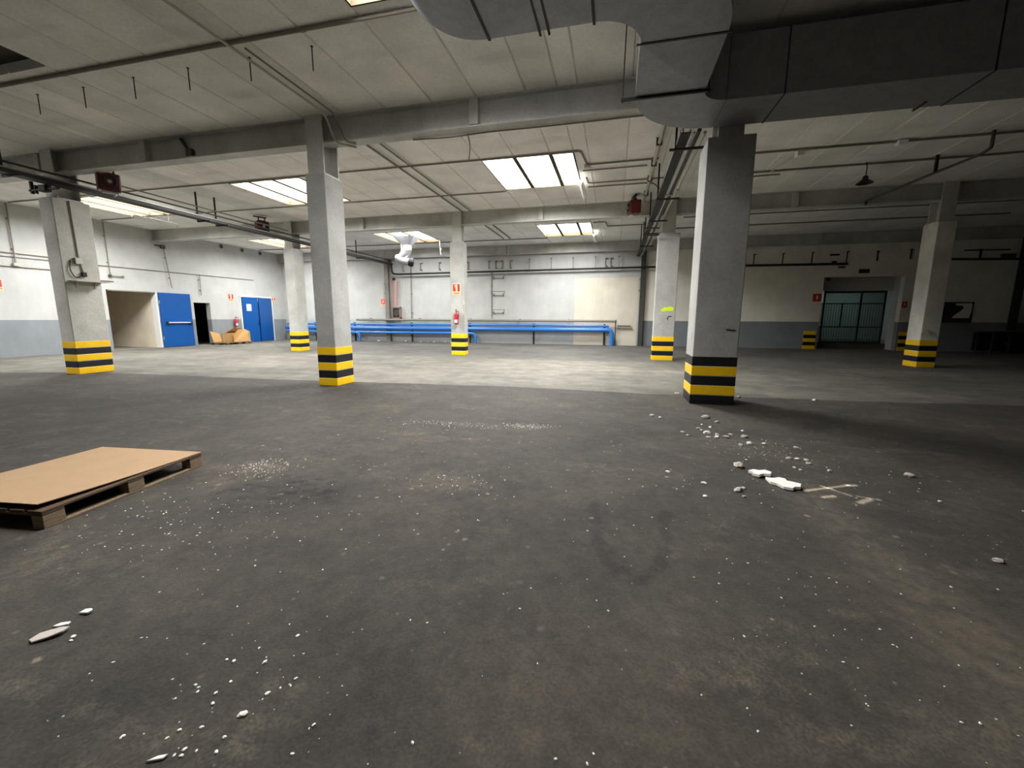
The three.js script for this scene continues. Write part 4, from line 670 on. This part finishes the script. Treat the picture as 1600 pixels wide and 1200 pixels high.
// ---- cardboard on a pallet by the left wall
{
  const t = thing('wooden_pallet', 'small far pallet under crumpled cardboard by the left wall', 'pallet', [-21.4, 0, 19.5]);
  for (let k = 0; k < 6; k++) part(t, 'deck_board', bx(-22.0, -20.85, 0.1, 0.12, 18.7 + k * 0.3, 18.9 + k * 0.3), M.wood);
  for (const x of [-22.0, -21.45, -20.95]) for (const d of [18.7, 19.45, 20.2]) part(t, 'block', bx(x, x + 0.1, 0, 0.1, d, d + 0.16), M.woodDark);
  const c = thing('cardboard_pile', 'crumpled brown cardboard boxes piled on the far left pallet', 'cardboard', [-21.4, 0.12, 19.5]);
  const sheet = (pts) => { const s = pts.map(p => V(...p)), a = []; const q = (A, B, C) => a.push(A.x, A.y, A.z, B.x, B.y, B.z, C.x, C.y, C.z); for (let k = 1; k < s.length - 1; k++) q(s[0], s[k], s[k + 1]); const off = new THREE.Vector3(0.012, 0.006, 0.006), r = s.map(p => p.clone().add(off)); for (let k = 1; k < r.length - 1; k++) q(r[0], r[k + 1], r[k]); for (let k = 0; k < s.length; k++) { const m = (k + 1) % s.length; q(s[k], r[k], s[m]); q(s[m], r[k], r[m]); } const g = new THREE.BufferGeometry(); g.setAttribute('position', new THREE.Float32BufferAttribute(a, 3)); g.computeVertexNormals(); return g; };
  part(c, 'box', [rbx(-21.9, -21.05, 0.121, 0.62, 19.35, 20.3, 0.02)], M.cardboard);
  part(c, 'flap', sheet([[-21.0, 0.13, 19.3], [-20.95, 0.55, 19.25], [-21.0, 0.82, 19.6], [-21.05, 0.84, 20.1], [-21.0, 0.7, 20.4], [-20.98, 0.13, 20.4]]), M.cardboard);
  part(c, 'flap', sheet([[-21.1, 0.13, 18.7], [-21.0, 0.6, 18.6], [-21.0, 0.55, 18.95], [-21.05, 0.35, 19.1], [-21.0, 0.5, 19.3], [-21.1, 0.13, 19.3]]), M.cardboard);
  part(c, 'flap', sheet([[-21.8, 0.13, 18.75], [-21.9, 0.75, 18.65], [-21.9, 0.6, 19.2], [-21.8, 0.13, 19.3]]), M.cardboard);
  part(c, 'flap', sheet([[-21.7, 0.62, 19.4], [-21.2, 0.9, 19.5], [-21.15, 0.88, 20.0], [-21.7, 0.62, 20.2]]), M.cardboard);
  part(c, 'flap', sheet([[-20.98, 0.13, 20.35], [-20.95, 0.7, 20.3], [-21.2, 0.66, 20.55], [-21.25, 0.13, 20.6]]), M.cardboard);
}

// ---- plaster debris
const RUBBLE = [[0.89, 4.07, 0.063], [1.34, 4.66, 0.146], [1.48, 4.9, 0.041], [1.7, 5.57, 0.104], [1.58, 5.48, 0.082], [1.73, 5.89, 0.104], [1.79, 6.2, 0.063], [1.46, 6.93, 0.143], [1.56, 6.66, 0.082], [1.4, 6.31, 0.063], [1.22, 6.19, 0.073], [1.24, 6.09, 0.073], [1.31, 6.44, 0.051], [0.97, 5.92, 0.073], [1.01, 5.77, 0.063], [1.29, 5.97, 0.114], [1.4, 5.9, 0.082], [1.26, 5.74, 0.073], [1.37, 5.77, 0.082], [1.49, 5.8, 0.102], [1.58, 5.95, 0.073], [1.88, 5.61, 0.063], [2.2, 5.53, 0.073], [1.96, 5.07, 0.073], [2.04, 5.07, 0.061], [2.12, 5.04, 0.073], [2.1, 4.93, 0.073], [1.9, 4.76, 0.041], [1.93, 4.69, 0.051], [2.21, 4.74, 0.061], [0.59, 4.3, 0.051], [1.16, 3.97, 0.104], [1.22, 4.04, 0.051], [0.84, 3.76, 0.051], [1.17, 3.84, 0.041], [2.46, 8.95, 0.102], [3.78, 8.96, 0.112], [1.32, 9.01, 0.126], [0.65, 6.85, 0.102], [0.76, 6.74, 0.073], [2.92, 4.78, 0.102], [2.48, 3.15, 0.073], [2.78, 4.14, 0.041]];
const CRUMBS = [[-1.67, 1.18, 0.020], [-1.69, 1.11, 0.014], [-1.55, 1.17, 0.022], [-1.52, 1.13, 0.020], [-1.66, 1.32, 0.020], [-1.62, 1.32, 0.026], [-1.54, 1.23, 0.020], [-1.54, 1.01, 0.020], [-1.47, 1.04, 0.020], [-1.35, 1.03, 0.022], [-1.45, 0.96, 0.022], [-1.33, 0.98, 0.022], [-1.44, 0.94, 0.020], [-1.72, 0.94, 0.024], [-1.45, 1.52, 0.026], [-1.48, 1.35, 0.03], [-1.34, 1.22, 0.026], [-1.28, 1.31, 0.02], [-1.06, 1.15, 0.02], [-1.06, 1.04, 0.018], [-0.66, 1.18, 0.018], [-0.14, 1.25, 0.016], [-0.01, 1.3, 0.014], [-0.03, 1.26, 0.016], [-2.51, 1.25, 0.03], [-2.49, 1.23, 0.022]];
const lump = (w, flat, s) => { // irregular chip sitting on y = 0
  const g = new THREE.IcosahedronGeometry(0.5, w > 0.1 ? 2 : 1), p = g.attributes.position; const key = {};
  for (let i = 0; i < p.count; i++) { const k = `${p.getX(i).toFixed(3)},${p.getY(i).toFixed(3)},${p.getZ(i).toFixed(3)}`; key[k] ??= 0.75 + 0.5 * hash(Object.keys(key).length, s, 701); const q = key[k]; p.setXYZ(i, p.getX(i) * w * q, Math.max(-0.25, p.getY(i)) * w * flat * (0.8 + 0.3 * q), p.getZ(i) * w * 0.7 * q); }
  g.computeVertexNormals(); g.computeBoundingBox(); g.translate(0, -g.boundingBox.min.y, 0); return g;
};
const flake = (outline, h, tilt) => { const s = new THREE.Shape(outline.map(p => new THREE.Vector2(...p))), g = new THREE.ExtrudeGeometry(s, { depth: h, bevelEnabled: true, bevelSize: 0.002, bevelThickness: 0.002, bevelSegments: 1 }); g.rotateX(-Math.PI / 2); g.rotateZ(tilt); g.computeBoundingBox(); g.translate(0, -g.boundingBox.min.y, 0); return g; };
function chip(name, label, x, d, g, m, group, turn) { const o = shadows(new THREE.Mesh(boxUV(clean(g)), m)); o.name = numbered(name); o.position.copy(V(x, 0.0, d)); o.rotation.y = turn; o.userData = { label, category: 'debris' }; if (group) o.userData.group = group; scene.add(o); }
chip('plaster_slab', 'largest white plaster slab on the floor in front of the widest column', 1.6, 4.2, flake([[-0.14, 0.09], [-0.07, 0.1], [-0.03, 0.14], [0.02, 0.12], [0.03, 0.07], [0.09, 0.05], [0.14, 0.03], [0.13, -0.06], [0.09, -0.07], [0.07, -0.12], [0.0, -0.11], [-0.05, -0.04], [-0.1, -0.02]], 0.022, 0.05), M.plaster, null, -0.3);
chip('plaster_slab', 'second white plaster slab touching the largest one from behind', 1.47, 4.42, flake([[-0.1, 0.03], [-0.06, 0.08], [-0.01, 0.06], [0.04, 0.09], [0.1, 0.03], [0.09, -0.03], [0.03, -0.03], [0.0, -0.08], [-0.06, -0.05], [-0.05, -0.01]], 0.025, 0.12), M.plaster, null, -0.35);
chip('plaster_flake', 'largest pale flake on the floor at the bottom left', -2.63, 1.22, flake([[-0.06, -0.02], [-0.05, 0.02], [-0.01, 0.035], [0.03, 0.045], [0.065, 0.04], [0.06, 0.01], [0.02, -0.02], [-0.03, -0.04]], 0.006, 0.1), M.plasterGrey, null, 0.35);
chip('plaster_flake', 'long white flake just behind the largest flake at bottom left', -2.66, 1.29, flake([[-0.03, -0.008], [-0.01, 0.012], [0.03, 0.012], [0.032, -0.004], [0.0, -0.012]], 0.006, 0.05), M.plaster, null, 0.4);
chip('plaster_flake', 'rounded pale flake furthest back at the bottom left', -2.65, 1.39, flake([[-0.025, -0.012], [-0.02, 0.014], [0.01, 0.016], [0.028, 0.004], [0.02, -0.014]], 0.008, 0.1), M.plaster, null, 0.2);
chip('plaster_flake', 'biggest white chip in the scatter at the lower left', -1.36, 1.12, lump(0.036, 0.4, 3), M.plaster, null, 0.6);
chip('plaster_flake', 'long white sliver near the bottom edge left of centre', -1.51, 0.91, flake([[-0.03, -0.004], [0.0, 0.006], [0.03, 0.004], [0.02, -0.006]], 0.005, 0.02), M.plaster, null, 0.5);
RUBBLE.forEach(([x, d, w], i) => chip('plaster_lump', 'lump of grey plaster rubble scattered around the widest column', x, d, lump(w * 0.85, 0.45, 10 + i), i % 3 ? M.plasterGrey : M.plaster, 'plaster rubble around the widest column', rr(0, 6)));
CRUMBS.forEach(([x, d, w], i) => chip('plaster_chip', 'small white plaster chip in the scatter across the front floor', x, d, lump(w * 0.8, 0.45, 90 + i), M.plaster, 'white chips across the front floor', rr(0, 6)));
for (let k = 0; k < 14; k++) if (![2, 3, 6].includes(k)) chip('plaster_lump', 'crumbled plaster lump at the foot of the back wall below the blue pipes', -15.6 + k * 0.52 + rr(-0.2, 0.2), 24.55 + rr(-0.12, 0.0), lump(rr(0.1, 0.2), 0.5, 200 + k), k % 2 ? M.plaster : M.plasterGrey, 'crumbled plaster below the blue pipes', rr(0, 6));
{ // fine grit nobody could count
  const geo = lump(1, 0.4, 5), N = 1500, m = new THREE.InstancedMesh(boxUV(clean(geo)), M.plaster, N), q = new THREE.Object3D();
  const spots = [[-3.5, 3.42, 0.3, 0.25, 220], [-1.2, 5.72, 0.35, 0.14, 170], [-2.3, 5.55, 0.7, 0.14, 150], [-1.45, 3.5, 0.45, 0.25, 60], [-3.0, 2.3, 0.8, 0.6, 170], [-1.45, 1.2, 0.55, 0.45, 70], [1.3, 2.2, 0.7, 0.7, 70], [1.8, 5.3, 0.5, 0.4, 110], [0.0, 3.0, 3.2, 1.8, 160], [2.2, 4.2, 1.2, 0.8, 80]];
  let k = 0; const ga = () => (rnd() + rnd() + rnd() - 1.5) * 1.15;
  for (const [x, d, sx, sd, n] of spots) for (let i = 0; i < n && k < N; i++) { q.position.copy(V(x + ga() * sx, 0, Math.max(0.45, d + ga() * sd))); q.rotation.y = rr(0, 6); const s = 0.004 + 0.011 * rnd() ** 2; q.scale.set(s, s, s); q.updateMatrix(); m.setMatrixAt(k++, q.matrix); }
  m.count = k; m.name = 'plaster_grit'; m.userData = { label: 'fine white plaster grit strewn over the front floor', category: 'grit', kind: 'stuff' }; shadows(m); scene.add(m);
}
scene.updateMatrixWorld(true);
renderer.render(scene, camera);
